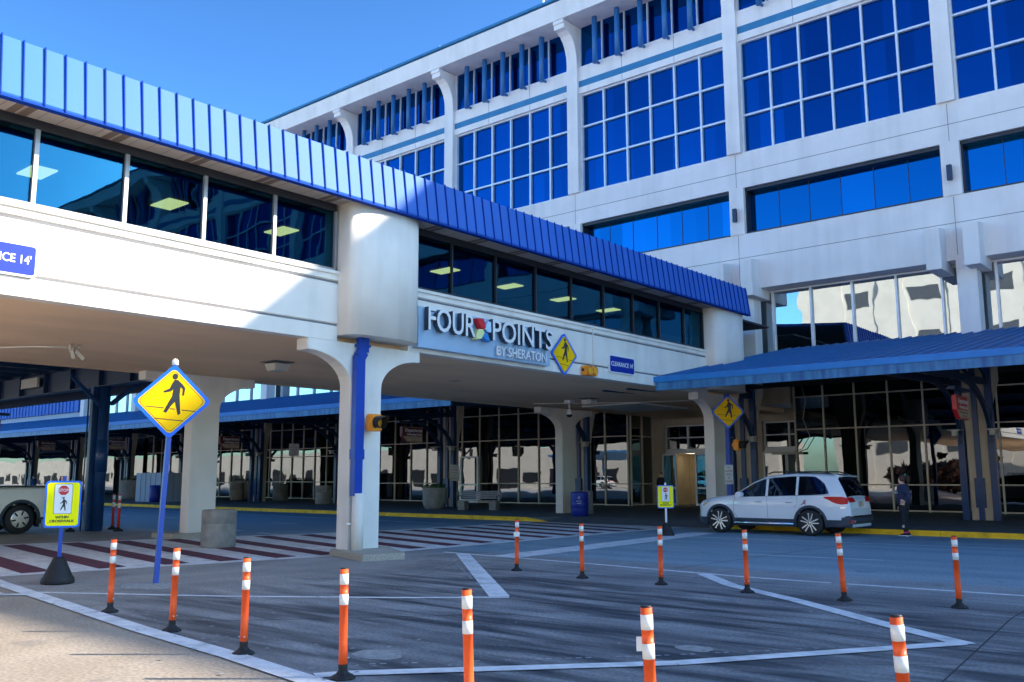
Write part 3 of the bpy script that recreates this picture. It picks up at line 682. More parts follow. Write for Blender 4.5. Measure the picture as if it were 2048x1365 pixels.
for k, lab in ((1, 'beige canopy column behind the bonnet of the white SUV, blue steel arch above'), (2, 'beige canopy column behind the blue recycling bin under the footbridge'), (3, 'beige canopy column between the round planter and the bench'), (4, 'canopy column with a concrete litter bin at its foot, seen just left of the white bridge pillar'), (5, 'canopy column right of the automatic door left of the middle glazing'), (6, 'canopy column hidden mostly by the rear bridge pillar, behind the blue bin'), (7, 'canopy column beside the far left row of arched brackets, behind the shelter post'), (8, 'farthest canopy column on the left, beyond the pickup')):
    dup(c0, (pilx(k) + .23 - (.25 if k == 1 else 0), 36.3, .14), 0, lab)
dup(c0, (pilx(9) + .23, 36.3, .14), 0, 'canopy column behind the pickup cab at the left edge')
dup(c0, (pilx(10) + .23, 36.3, .14), 0, 'last canopy column visible at the left edge, beyond the pickup')
#PART3
# ---------------------------------------------------------------- things across the road (only seen mirrored in the glass)
a_ = thing('parking_deck', 'sunlit cream parking deck across the road, seen mirrored in the hotel glass', 'building')
b = MB(); b.box(-52, 30, -75, -52, 0, 31)
for i in range(9): b.box(-50 + i * 9, -46 + i * 9, -52, -51.8, 0, 31)
b.build('wall', 'cream_wall', a_)
b = MB()
for z in (5, 12, 19, 25):
    for i in range(8): b.box(-45.5 + i * 9, -42 + i * 9, -51.99, -51.9, z, z + 2)
b.build('opening', 'room', a_)
a_ = thing('garage_building', 'low cream building with arched openings across the road, mirrored in the ground floor glass', 'building')
b = MB(); b.box(-420, -53, -42, -30, 0, 6.6); b.build('wall', 'cream_wall', a_)
b = MB()
for i in range(-40, 26):
    x = -188 + i * 5.2; b.box(x, x + 2.8 + (i * 7 % 3) * .6, -29.98, -29.9, .9 * (i % 3 == 0), 2.4 + .7 * (i % 2))
b.build('opening', 'black', a_)
a_ = thing('awning_shelter', 'blue roofed passenger shelter across the road, mirrored in the glass', 'shelter')
b = MB(); b.prism([(-24, 4.2), (-18, 5.0), (-18, 5.2), (-24, 4.4)], 'x', -80, -62) ; b.prism([(-24, 3.8), (-18, 4.4), (-18, 4.6), (-24, 4.0)], 'x', -20, 2); b.build('roof', 'canopy_fascia', a_)
b = MB()
for x in (-78, -72, -64, -18, -10, 0): b.box(x, x + .25, -20, -19.7, 0, 4.3)
b.build('post', 'post_blue', a_)
def bush(name, label, loc, rx, rz_, n, mat, group=None):
    m_ = MB(); rr = random.Random(int(abs(loc[0] * 10)))
    for i in range(n):
        th, ph, q = rr.random() * 6.28, math.acos(2 * rr.random() - 1), rr.random() ** .4
        c = Vector((math.cos(th) * math.sin(ph) * rx * q, math.sin(th) * math.sin(ph) * rx * q, rz_ + math.cos(ph) * rz_ * q)); s_ = rr.uniform(.06, .2) * max(rx, .6)
        d1 = Vector((rr.gauss(0, 1), rr.gauss(0, 1), rr.gauss(0, 1))).normalized() * s_; d2 = d1.orthogonal().normalized() * s_ * .5
        k = m_.add([c - d1, c + d2, c + d1, c - d2]); m_.face((k, k + 1, k + 2, k + 3))
    o = m_.build(name, mat, None, fixn=False); o.location = loc
    return tag(o, label, 'bush', group)
bush('bare_shrub', 'reddish bare shrubs across the road, mirrored in the glass by the entrance', (-30, -22, 0), 4.5, 1.6, 900, 'twig')
bush('evergreen_shrub', 'green rounded shrubs across the road, mirrored in the glass under the footbridge', (-58, -22, 0), 3.5, 1.5, 700, 'leaf')
# ---------------------------------------------------------------- pedestrian symbol
def P_(L): return [((x - 1433) / 265, (445 - y) / 265) for x, y in L]
WALK = P_([(1440, 284), (1462, 284), (1500, 318), (1520, 345), (1514, 402), (1502, 400), (1502, 352), (1486, 338), (1484, 400), (1500, 538), (1482, 548), (1455, 448), (1428, 482), (1400, 533), (1380, 522), (1412, 450), (1432, 408), (1436, 356), (1421, 372), (1374, 383), (1368, 370), (1411, 350), (1424, 316)])
HEAD = [(.036 + .075 * math.cos(rad(a)), .70 + .085 * math.sin(rad(a))) for a in range(0, 360, 20)]
LINES = [((1255, 485), (1380, 495)), ((1425, 500), (1460, 504)), ((1507, 509), (1605, 517)), ((1323, 573), (1522, 590))]
def walker(parent, mat, sc, off=(0, 0), lines=True, z=.0, m='sign_black'):
    b = MB(); b.prism([(x * sc + off[0], y * sc + off[1]) for x, y in WALK], 'z', z, z + .002); b.prism([(x * sc + off[0], y * sc + off[1]) for x, y in HEAD], 'z', z, z + .002)
    if lines:
        for p, q in LINES:
            p, q = P_([p, q]); p = Vector((p[0] * sc + off[0], p[1] * sc + off[1], z + .001)); q = Vector((q[0] * sc + off[0], q[1] * sc + off[1], z + .001)); b.bar(p, q, .022 * sc, .002)
    b.xf(mat); return b.build('walking_figure', m, parent)
def ring(b, outer, inner, z0, z1, m=0):
    n = len(outer); k = b.add([(*p, z0) for p in outer] + [(*p, z0) for p in inner] + [(*p, z1) for p in outer] + [(*p, z1) for p in inner])
    for i in range(n):
        j = (i + 1) % n
        b.face((k + 2 * n + i, k + 2 * n + j, k + 3 * n + j, k + 3 * n + i), m); b.face((k + i, k + j, k + 2 * n + j, k + 2 * n + i), m); b.face((k + n + i, k + 3 * n + i, k + 3 * n + j, k + n + j), m)
def diamond(parent, mat, half):
    s_ = half * math.sqrt(2)
    q = lambda w_: rot2(rrect(w_, w_, w_ * .09), math.pi / 4)
    b = MB(); b.prism(q(s_ * 1.06), 'z', -.02, 0); b.xf(mat); b.build('sign_back', 'sign_border_blue', parent)
    b = MB(); b.prism(q(s_ * .93), 'z', .0005, .004); b.xf(mat); b.build('sign_face', 'sign_yellow', parent)
    b = MB(); ring(b, q(s_ * .885), q(s_ * .868), .004, .0055); b.xf(mat); b.build('border_line', 'sign_black', parent)
    walker(parent, mat, half * 1.0, z=.0045)
SX = (0, 1, 0), (0, 0, 1)
# big leaning crossing sign on the left
t = thing('crosswalk_sign', 'large yellow diamond pedestrian sign on a leaning blue square post at the left', 'sign', (-14.37, 7.99, 0))
b = MB(); b.bar((0, 0, 0), (.03, .125, 3.66), .075, .075); b.build('post', 'paint_blue', t)
b = MB(); b.lathe([(.055, 3.60), (.055, 3.66), (.04, 3.70), (0, 3.715)], (.03, .125, 0), 14); b.build('post_cap', 'sign_white', t)
dirx = Vector((7.99, 14.37, 0)).normalized(); tilt = Vector((0.008, .034, 1)).normalized()
diamond(t, frame((.085, .068, 2.98), dirx, tilt), .60)
t = thing('crosswalk_sign', 'yellow diamond pedestrian sign fixed flat on the footbridge beside the hotel name', 'sign', (-15.84, 21.16, 5.24))
diamond(t, frame((0, 0, 0), *SX), .60)
t = thing('crosswalk_sign', 'narrow looking yellow diamond pedestrian sign on the blue post under the canopy edge', 'sign', (-15.32, 30.1, .14))
b = MB(); b.box(-.06, .1, -.03, .1, 0, 4.5); b.build('post', 'paint_blue', t)
diamond(t, frame((.13, -.10, 3.86), (.76, .65, 0), (0, 0, 1)), .58)
# stop-for-pedestrians signs
def stop_sign(label, loc, rz, topc, pipe):
    t = thing('crosswalk_sign', label, 'sign', loc, rz, 'yellow stop signs on black weighted bases')
    b = MB(); b.lathe([(.25, 0), (.26, .03), (.25, .09), (.22, .13), (.10, .40), (.06, .43), (0, .43)], (0, 0, 0), 8); b.build('weighted_base', 'rubber', t, bevel=.01)
    b = MB(); b.box(-.03, .03, -.02, .02, .4, 1.74); b.build('post', pipe, t)
    F = frame((0, -.035, 1.28), (1, 0, 0), (0, 0, 1))
    b = MB(); b.prism(rrect(.54, .76, .06), 'z', -.012, 0); b.xf(F); b.build('sign_back', 'sign_border_blue', t)
    b = MB(); b.prism(rrect(.485, .70, .045), 'z', .0003, .004); b.xf(F); b.build('sign_face', 'sign_lime', t)
    b = MB(); b.prism([(x, y + .085) for x, y in rrect(.275, .49, .025)], 'z', .0043, .006); b.xf(F); b.build('panel_border', 'sign_black', t)
    b = MB(); b.prism([(x, y + .085) for x, y in rrect(.262, .477, .02)], 'z', .0063, .008); b.xf(F); p = b.build('white_panel', 'sign_white', t)
    b = MB(); b.prism([(.083 * math.cos(rad(22.5 + 45 * i)), .083 * math.sin(rad(22.5 + 45 * i)) + .225) for i in range(8)], 'z', .0083, .010); b.xf(F); b.build('octagon', 'sign_red', p)
    text('lettering', 'STOP', .066, 'sign_white', p, F @ Matrix.Translation((0, .224, .011)), .0008, width=.142, bold=.001)
    text('lettering', 'FOR', .04, 'sign_black', p, F @ Matrix.Translation((0, .105, .009)), .0008, width=.055)
    walker(p, F, .19, (0, -.035), lines=False, z=.0083, m='sign_black')
    text('lettering', 'WITHIN', .055, 'sign_black', t, F @ Matrix.Translation((0, -.213, .005)), .0008, width=.20, bold=.0025)
    text('lettering', 'CROSSWALK', .055, 'sign_black', t, F @ Matrix.Translation((0, -.275, .005)), .0008, width=.37, bold=.0025)
    if topc:
        b = MB(); b.box(-.045, .045, -.015, .015, 1.66, 1.73); b.build('orange_tag', 'amber', t)
    return t
stop_sign('large near yellow STOP sign on a black base at the left, before the pickup', (-15.57, 6.94, 0), math.atan2(6.94, -15.57) + math.pi / 2 - math.pi + .0, True, 'paint_blue')
stop_sign('small distant yellow STOP sign on a black base before the hotel entrance', (-14.13, 23.75, 0), rad(32), False, 'sign_white').scale = (.9, .9, .88)
# clearance signs
def clearance(label, y, z):
    t = thing('clearance_sign', label, 'sign', (-15.86, y, z), 0, 'blue clearance signs on the footbridge')
    F = frame((0, 0, 0), *SX)
    b = MB(); b.prism(rrect(1.44, .56, .07), 'z', -.04, .02); b.xf(F); b.build('sign_back', 'sign_white', t)
    b = MB(); b.prism(rrect(1.37, .49, .05), 'z', .0205, .024); b.xf(F); b.build('sign_face', 'sign_blue', t)
    text('lettering', "CLEARANCE 14'", .2, 'sign_white', t, F @ Matrix.Translation((0, 0, .025)), .001, width=1.24, bold=.003)
clearance("blue CLEARANCE 14' sign on the footbridge right of the yellow twin beacon", 24.2, 5.2)
clearance("blue CLEARANCE 14' sign cut by the left edge of the picture, on the sunlit parapet", 5.64, 5.31)
# hotel name sign
t = thing('hotel_sign', 'grey blue hotel name panel with raised white letters and a coloured pinwheel', 'sign', (-15.69, 17.7, 5.30))
b = MB(); b.box(-.205, 0, -2.58, 2.58, -.5, .5); b.build('panel', 'logo_panel', t, bevel=.008)
F = frame((.11, 0, 0), *SX)
for s_, x, wd in (('FOUR', -1.60, 1.68), ('POINTS', 1.19, 2.55)):
    text('lettering', s_, .80, ['sign_white', 'letter_side'], t, F @ Matrix.Translation((x, .17, 0)), .07, width=wd, bold=.008)
text('lettering', 'BY SHERATON', .36, ['sign_white', 'alu'], t, F @ Matrix.Translation((1.25, -.32, -.04)), .03, width=2.1, bold=.004)
pw = {'logo_red': [(-.30, .25), (-.02, .27), (.06, .05), (-.03, -.02), (-.12, .02)], 'logo_pale': [(.03, .0), (.13, .22), (.26, .22), (.28, -.06), (.12, -.06)], 'logo_yellow': [(-.04, -.01), (-.2, -.02), (-.30, -.16), (-.3, -.3), (-.1, -.26), (.02, -.1)], 'logo_blue': [(.02, -.05), (.14, -.12), (.26, -.30), (.08, -.28), (-.06, -.2)]}
for nm, pl in pw.items():
    b = MB(); b.prism([(x - .42 * 1.0, y + .17) for x, y in pl], 'z', -.08, .09); b.xf(F); b.build('pinwheel_blade', nm, t, bevel=.01)
# beacons
def beacon(label, loc, rz):
    t = thing('warning_beacon', label, 'beacon', loc, rz, 'single amber warning beacons')
    b = MB(); b.box(-.18, .18, -.19, 0, -.19, .19); b.build('housing', 'amber', t, bevel=.03)
    b = MB()
    n = 20; P = []
    for y_, q in ((0, 0), (-.34, 1)):
        for i in range(n + 1):
            a = rad(-60 + 300 * i / n); P.append((.145 * math.cos(a), -.19 + (y_ if not q else -.34 * (.55 + .45 * max(0, math.sin(a)))), .145 * math.sin(a)))
    k = b.add(P)
    for i in range(n): b.face((k + i, k + i + 1, k + n + 2 + i, k + n + 1 + i), 0, True)
    b.build('visor', 'black', t, fixn=False)
    b = MB(); b.lathe([(0, -.235), (.07, -.225), (.12, -.195)], (0, 0, 0), 20, ax='y'); b.build('lens', 'amber_lens', t)
    b = MB(); b.box(-.07, .07, .0, .08, -.06, .06); b.build('mount', 'amber', t)
    return t
beacon('amber warning beacon with a black visor on the near white bridge pillar', (-15.74, 13.74, 2.92), rad(92))
beacon('amber warning beacon on the blue post under the diamond sign by the canopy', (-15.05, 30.15, 2.82), rad(95))
t = thing('twin_beacon', 'twin amber warning lights side by side on the bottom edge of the footbridge', 'beacon', (-15.9, 22.32, 4.86))
t.scale = (.72, .82, .82)
b = MB(); b.box(0, .30, -.36, .36, -.19, .16); b.build('housing', 'amber', t, bevel=.03)
for s_ in (-.17, .17):
    b = MB(); b.lathe([(.13, .0), (.155, .06), (.14, .06), (.125, .01), (.09, .035), (0, .05)], (.30, s_, -.015), 20, [0, 0, 0, 1, 1], ax='x'); b.build('lamp', ['amber', 'amber_lens'], t)
b = MB(); b.tube([(.15, -.36, 0), (.15, -.42, 0)], .05, 10); b.build('cable_gland', 'black', t)
# departures / arrivals signs
def hang_sign(label, x, y0, z0, big, small, w_=1.3, h=.7):
    t = thing('hanging_sign', label, 'sign', (x, y0, z0), 0, 'maroon hanging signs under the canopies')
    F = frame((.06, 0, 0), *SX)
    P = [(.32, 0), (w_, 0), (w_, h), (0, h), (0, .27)]
    b = MB(); b.prism(P, 'z', -.12, 0); b.xf(F); b.build('sign_box', 'sign_red' if 'bright' in label else 'sign_maroon', t)
    c = (w_ / 2, h / 2); sc = lambda k: [((px - c[0]) * k + c[0], (py - c[1]) * k + c[1]) for px, py in P]
    b = MB(); ring(b, sc(.97), sc(.94), .0003, .004); b.xf(F); b.build('trim_line', 'sign_tan', t)
    b = MB(); b.prism([(.36, .05), (w_ - .05, .05), (w_ - .05, .27), (.10, .27)], 'z', .0003, .003); b.xf(F); b.build('lower_panel', 'sign_tan', t)
    text('lettering', big, .21, 'sign_white', t, F @ Matrix.Translation((w_ / 2 + .08, h - .16, .003)), .001, width=w_ * .80, bold=.006)
    text('lettering', small, .13, 'sign_white', t, F @ Matrix.Translation((w_ / 2 + .13, h - .34, .003)), .001, width=w_ * .72, bold=.004)
    text('lettering', 'No Unattended Vehicles', .07, 'sign_black', t, F @ Matrix.Translation((w_ / 2 + .1, .2, .004)), .001, width=w_ * .66)
    text('lettering', 'Tow Away Zone', .07, 'sign_black', t, F @ Matrix.Translation((w_ / 2 + .2, .1, .004)), .001, width=w_ * .42)
    b = MB(); b.tube([(0, w_ / 2, h), (0, w_ / 2, h + .42)], .025, 8); b.box(-.1, .1, -.2, w_ + .25, h + .16, h + .25); b.build('hanger_lamp', 'steel_blue', t)
    return t
hang_sign('bright maroon Departures sign at the right, hanging before the canopy column', -7.45, 29.2, 3.40, 'Departures', 'Unloading Only')
hang_sign('maroon Departures sign right of the near white bridge pillar', -30.3, 28.2, 3.27, 'Departures', 'Unloading Only')
hang_sign('maroon Departures sign above the automatic door, right of the rear bridge pillar', -46.1, 29.0, 3.35, 'Departures', 'Unloading Only')
hang_sign('maroon Departures sign seen behind the dark blue shelter post', -60.0, 29.3, 3.6, 'Departures', 'Unloading Only')
hang_sign('maroon Arrivals sign far left above the pickup', -69.3, 28.8, 3.7, 'Arrivals', 'Loading Only', 1.25)
t = hang_sign('dark maroon sign cut by the left edge of the picture, hanging under the shelter', -33.2, 10.82, 2.9, 'Attended', 'Loading Only', 1.7, .75)
# small parking notices
def notice(label, loc, h=.62, w_=.42):
    t = thing('notice_sign', label, 'sign', loc, 0, 'small no unattended vehicles notices'); F = frame((.02, 0, 0), (.35, .94, 0), (0, 0, 1))
    b = MB(); b.prism(rrect(w_, h, .02), 'z', -.01, 0); b.xf(F); b.build('plate', 'sign_white', t)
    for i, (s_, q) in enumerate((('NO', .3), ('UNATTENDED', .85), ('VEHICLES', .7), ('FOR', .3), ('UNLOADING', .85))):
        text('lettering', s_, .1, 'sign_red', t, F @ Matrix.Translation((0, h * (.36 - .18 * i), .002)), .0008, width=w_ * q)
    return t
notice('white and red notice on a thin pole, left of the white bridge pillar', (-46.6, 34.5, 3.4), .75, .62)
t = notice('white and red notice on the blue column beside the side door and bench', (-34.35, 35.9, 1.95), .85, .55)
t = notice('white and red notice on the blue post just left of the white SUV', (-15.25, 29.98, 1.78), .68, .38)
# ---------------------------------------------------------------- soffit fixtures and cameras
def cfix(label, x, y):
    t = thing('ceiling_light', label, 'light', (x, y, 4.7), 0, 'box lights under the footbridge')
    b = MB(); b.box(-.42, .42, -.42, .42, -.022, -.0); b.build('plate', 'groove', t)
    b = MB(); k = b.add([(-.32, -.32, -.06), (.32, -.32, -.06), (.32, .32, -.06), (-.32, .32, -.06), (-.26, -.26, -.28), (.26, -.26, -.28), (.26, .26, -.28), (-.26, .26, -.28)])
    for q in ((0, 1, 2, 3), (7, 6, 5, 4), (0, 4, 5, 1), (1, 5, 6, 2), (2, 6, 7, 3), (3, 7, 4, 0)): b.face([k + i for i in q])
    b.box(-.08, .08, -.08, .08, -.06, -.02); b.build('housing', 'lamp_case', t, bevel=.02)
    t.scale = (.75, .75, .85)
cfix('cream box light under the footbridge left of the near pillar', -20.0, 14.2); cfix('cream box light under the footbridge near the hotel entrance', -20.4, 28.8)
t = thing('dome_camera', 'white dome camera hanging from the footbridge soffit near the right rear pillar', 'camera', (-21.5, 29.0, 4.7))
b = MB(); b.box(-.14, .14, -.14, .14, -.1, 0); b.tube([(0, 0, -.1), (0, 0, -.4)], .035, 8); b.lathe([(.03, -.35), (.09, -.4), (.12, -.5), (.13, -.56)], (0, 0, 0), 16); b.build('housing', 'sign_white', t)
b = MB(); b.lathe([(.125, -.565), (.11, -.62), (.06, -.67), (0, -.68)], (0, 0, 0), 16); b.build('dome', 'black', t)
t = thing('security_camera', 'pair of white floodlight style cameras on the footbridge soffit at the left', 'camera', (-20.8, 9.2, 4.7))
b = MB(); b.tube([(0, 0, 0), (0, 0, -.16)], .06, 10); b.tube([(0, .3, 0), (0, .25, -.12)], .05, 10); b.tube([(0, 0, -.1), (.0, .28, -.1)], .02, 6); b.build('mount', 'lamp_case', t)
t.scale = (.7, .7, .8)
b = MB(); b.bar((.1, .0, -.15), (-.05, .16, -.36), .13, .11); b.bar((.12, .12, -.2), (.2, .36, -.42), .1, .1); b.build('camera_body', 'lamp_case', t)
t = thing('recessed_downlight', 'flush round downlight in the soffit right of the near pillar', 'light', (-19.8, 20.7, 4.7)); b = MB(); b.lathe([(.2, -.012), (.2, 0), (.12, 0)], (0, 0, 0), 16); b.build('trim', 'panel_soffit', t)
# ---------------------------------------------------------------- delineator posts
def delineator():
    t = thing('delineator_post', 'x', 'bollard', (0, 0, 0), 0, 'orange delineator posts around the hatched area')
    b = MB(); b.lathe([(.105, 0), (.11, .012), (.098, .025), (.06, .045), (.038, .07), (.04, .125), (.032, .13), (.032, .14)], (0, 0, 0), 10, sm=False); b.build('base', 'rubber', t)
    r = .036; b = MB()
    b.lathe([(r * 1.08, .12), (r, .30), (r, .615), (r + .002, .6151), (r + .002, .705), (r, .7051), (r, .785), (r + .002, .7851), (r + .002, .875), (r, .8751), (r, .915)], (0, 0, 0), 18, [0, 0, 0, 1, 0, 0, 0, 1, 0, 0], ax='z')
    tb = b.build('tube', ['orange', 'reflective'], t)
    b = MB(); b.lathe([(r * .98, .9155), (r * .9, .925), (0, .926)], (0, 0, 0), 16); b.build('cap', 'black', t)
    b = MB()
    for s_ in (-1, 1): b.tube([(s_ * .03, -r * .8, .17), (s_ * .032, -r - .003, .17)], .006, 6)
    b.build('bolt', 'sign_white', tb)
    return t
dl = delineator()
POSTS = [(-11.76, 5.93, 'leftmost orange post of the near row, just right of the yellow stop sign', 0, 0), (-9.78, 5.66, 'second orange post of the near row, right of the leaning crossing sign pole', 0, .015), (-7.98, 5.39, 'third orange post of the near row, in front of the drum shaped litter bin', 0, 0),
 (-6.37, 5.3, 'fourth orange post of the near row, below the near bridge pillar', 0, -.01), (-4.52, 4.9, 'fifth orange post, tall in the lower middle with its base cut by the frame', 0, -.03), (-3.06, 4.94, 'orange post in the lower right middle with torn white tape on its side', 0, -.035), (-1.755, 5.52, 'nearest orange post at the lower right, large with broad white bands', 0, -.05),
 (-11.06, 13.24, 'far row orange post with a paper tag, first on the left of that row', 0, .01), (-9.38, 12.97, 'second orange post of the far row, below the blue recycling bin', 0, -.01), (-7.85, 12.99, 'third orange post of the far row, before the small distant stop sign', 0, 0),
 (-6.33, 12.91, 'fourth orange post of the far row, in front of the SUV doors', 0, -.012), (-4.89, 12.93, 'fifth orange post of the far row, below the SUV rear bumper, leaning slightly', 0, -.05), (-3.47, 13.15, 'rightmost orange post of the far row, below the right canopy column', 0, -.01)]
for i, (x, y, lab, a, ln) in enumerate(POSTS):
    o = dl if i == 0 else dup(dl); o.location = (x, y, 0); o['label'] = lab
    dr = Vector((math.cos(yaw), math.sin(yaw), 0)); ax = Vector((-dr.y, dr.x, 0))
    o.rotation_mode = 'QUATERNION'; from_q = Matrix.Rotation(-ln * -1 if False else ln, 4, ax); o.rotation_quaternion = (from_q @ Matrix.Rotation(random.random() * 6, 4, 'Z')).to_quaternion()
    if i == 5:
        b = MB(); q = Vector((x, y, 0)); d = -dr
        b.bar(Vector((0, 0, .70)) + d * .03, Vector((0, 0, .70)) + d * .095, .004, .085); o2 = b.build('torn_tape', 'reflective', o); o2.matrix_local = (o.rotation_quaternion.to_matrix().to_4x4()).inverted()
    if i == 7:
        b = MB(); b.box(-.055, .055, -.045, -.04, .62, .70); o2 = b.build('paper_tag', 'reflective', o); o2.matrix_local = (o.rotation_quaternion.to_matrix().to_4x4()).inverted() @ Matrix.Rotation(yaw, 4, 'Z')
red = None
for i, (x, y, lab) in enumerate([(-29.27, 14.87, 'red and white flexible post right of the shelter post'), (-30.42, 15.25, 'red and white flexible post half hidden behind the shelter post'), (-30.2, 13.75, 'red and white flexible post peeking out right of the yellow stop sign')]):
    if red is None:
        red = thing('delineator_post', lab, 'bollard', (x, y, 0), 0, 'red delineator posts by the shelter')
        b = MB(); b.lathe([(.16, 0), (.14, .05), (.06, .1), (.04, .14)], (0, 0, 0), 10, sm=False); b.build('base', 'rubber', red)
        b = MB(); r = .045; b.lathe([(r, .1), (r, .75), (r, .9), (r, 1.0), (r, 1.14), (r, 1.18)], (0, 0, 0), 14, [0, 1, 0, 1, 0]); b.build('tube', ['orange_red', 'reflective'], red)
    else: dup(red, (x, y, 0), 0, lab)
# ---------------------------------------------------------------- bins, planters, bench
def drum_bin(label, loc, r, h, group='round concrete litter bins', plant=False, name='litter_bin', cat='bin'):
    t = thing(name, label, cat, loc, 0, group)
    if not plant:
        b = MB(); b.lathe([(r * .93, 0), (r, .04), (r, h * .62), (r * .975, h * .63), (r * .975, h * .645), (r, h * .655), (r, h - .05), (r * .97, h), (r * .8, h), (r * .78, h - .06), (0, h - .06)], (0, 0, 0), 28); b.build('drum', 'concrete', t)
        b = MB(); b.lathe([(r * .5, h - .055), (r * .5, h - .05), (0, h - .05)], (0, 0, 0), 20); b.build('opening', 'black', t)
    else:
        b = MB(); b.lathe([(r * .72, 0), (r * .85, .08), (r * .97, .3), (r, h * .7), (r * 1.02, h - .08), (r * 1.02, h), (r * .9, h), (r * .88, h - .1), (0, h - .1)], (0, 0, 0), 30); b.build('bowl', 'concrete', t)
        m_ = MB(); rr = random.Random(5)
        for i in range(260):
            a, q = rr.random() * 6.28, r * .95 * rr.random() ** .5; c = Vector((q * math.cos(a), q * math.sin(a), h - .05 + rr.random() * .22 - (.15 if q > r * .85 else 0))); d = Vector((rr.gauss(0, 1), rr.gauss(0, 1), rr.gauss(0, .6))).normalized() * .07; e = d.orthogonal().normalized() * .03
            k = m_.add([c - d, c + e, c + d, c - e]); m_.face((k, k + 1, k + 2, k + 3))
        m_.build('foliage', 'leaf', t, fixn=False)
    return t
drum_bin('round grey concrete litter bin on the crosswalk left of the near bridge pillar', (-20.55, 13.03, 0), .42, .92)
drum_bin('grey concrete litter bin behind the blue recycling bin', (-23.0, 32.0, .15), .38, .98)
drum_bin('grey concrete litter bin against the glazing between two canopy columns', (-53.5, 38.6, .15), .52, 1.15)
drum_bin('grey concrete litter bin at the foot of a canopy post, left of the near pillar', (-44.1, 34.9, .15), .48, 1.1)
drum_bin('round concrete planter with green leaves left of the bench', (-32.9, 33.0, .15), .62, 1.05, 'round concrete planters', True, 'round_planter', 'planter')
drum_bin('round concrete planter before the automatic door at the left', (-57.6, 38.6, .15), .95, 1.35, 'round concrete planters', True, 'round_planter', 'planter')
drum_bin('wide round planter far left behind the yellow stop sign', (-66.5, 35.0, .15), 1.2, 1.4, 'round concrete planters', True, 'round_planter', 'planter')
t = thing('recycling_bin', 'blue plastic recycling bin with white markings beside the rear bridge pillar', 'bin', (-22.0, 30.3, .15))
b = MB(); b.lathe([(.30, 0), (.34, .02), (.35, .3), (.35, .33), (.36, .34), (.36, .62), (.35, .63), (.36, .9), (.35, .95), (.25, .98), (.2, .9), (0, .9)], (0, 0, 0), 26); b.build('barrel', 'bin_blue', t)
F = frame((.19, -.31, .62), (.85, .52, 0), (0, 0, 1))
text('lettering', 'RECYCLE', .07, 'sign_white', t, F @ Matrix.Translation((0, -.02, .0)), .004, width=.2); text('lettering', 'cans bottles', .05, 'sign_white', t, F @ Matrix.Translation((0, -.1, .0)), .004, width=.18)
b = MB()
for i in range(3):
    a = rad(90 + 120 * i); p = Vector((.05 * math.cos(a), .05 * math.sin(a) + .12, 0)); a2 = a + rad(95); q = Vector((.05 * math.cos(a2), .05 * math.sin(a2) + .12, 0)); b.bar(p, q, .018, .006)
b.xf(F); b.build('recycling_mark', 'sign_white', t)
drum_bin('small blue recycling bin far left under the canopy', (-57.2, 37.6, .15), .45, 1.2)['label'] = 'pale concrete bin left of the small blue bin, behind the crossing sign pole'
t = thing('recycling_bin', 'small blue bin far off under the canopy, behind the leaning crossing sign', 'bin', (-57.0, 31.3, .15)); b = MB(); b.lathe([(.32, 0), (.36, .3), (.37, 1.0), (.3, 1.1), (0, 1.1)], (0, 0, 0), 20); b.build('barrel', 'bin_blue', t)
t = thing('bench', 'grey slatted metal bench on concrete feet under the canopy', 'bench', (-30.2, 33.3, .15), rad(22))
b = MB()
for i in range(5): b.box(-1.05, 1.05, -.28 + i * .11, -.2 + i * .11, .42, .45)
b.build('seat', 'bench_metal', t)
b = MB()
for i in range(4): b.box(-1.05, 1.05, .29 + i * .02, .32 + i * .02, .52 + i * .1, .6 + i * .1)
b.build('backrest', 'bench_metal', t)
for s_ in (-.8, .8): b = MB(); b.box(s_ - .17, s_ + .17, -.3, .3, 0, .4); b.build('foot', 'concrete', t, bevel=.01)
for s_ in (-1.0, 1.0): b = MB(); b.tube([(s_, -.25, .45), (s_, -.27, .65), (s_, .25, .68), (s_, .3, .5)], .02, 6); b.build('armrest', 'steel_blue', t)
t = thing('ticket_counter', 'white panelled counter box under the canopy behind the shelter post', 'counter', (-58.3, 32.6, .15))
b = MB(); b.box(-1.6, 1.6, -1.1, 1.1, 0, 1.9); b.build('body', 'wall_far', t)
b = MB()
for i in range(1, 5): b.box(-1.6 + .64 * i - .01, -1.59 + .64 * i, -1.12, -1.1, .02, 1.88); b.box(1.6, 1.62, -1.1 + .44 * i, -1.09 + .44 * i, .02, 1.88)
b.build('panel_joint', 'groove', t)
# ---------------------------------------------------------------- steel shelter behind the bridge
t = thing('bus_shelter', 'dark blue steel passenger shelter with open rafters behind the footbridge at the left', 'shelter', (0, 0, 0))
b = MB(); b.box(-75, -26.1, 2, 17.6, 5.62, 5.68); b.build('roof_deck', 'facade', t)
b = MB(); b.box(-26.1, -25.85, 2, 17.6, 4.88, 5.18); b.box(-26.05, -25.95, 2, 17.6, 5.18, 5.7); b.box(-26.2, -25.8, 2, 17.6, 4.86, 4.88); b.build('edge_beam', 'steel_blue', t)
b = MB(); b.box(-75, -26.1, 17.4, 17.6, 4.95, 5.62); b.build('gutter_beam', 'steel_blue', t)
b = MB(); b.box(-75, -26.1, 14.45, 14.5, 4.75, 5.5); b.box(-75, -26.1, 14.3, 14.65, 4.72, 4.75); b.box(-75, -26.1, 14.3, 14.65, 5.48, 5.52)
for i in range(22): b.box(-28 - i * 2.1, -27.97 - i * 2.1, 14.3, 14.65, 4.76, 5.47)
b.build('main_beam', 'steel_blue', t)
b = MB()
for i in range(33): b.box(-75 + i * 1.5, -74.93 + i * 1.5, 2, 17.4, 5.46, 5.61)
b.build('rafter', 'steel_blue', t)
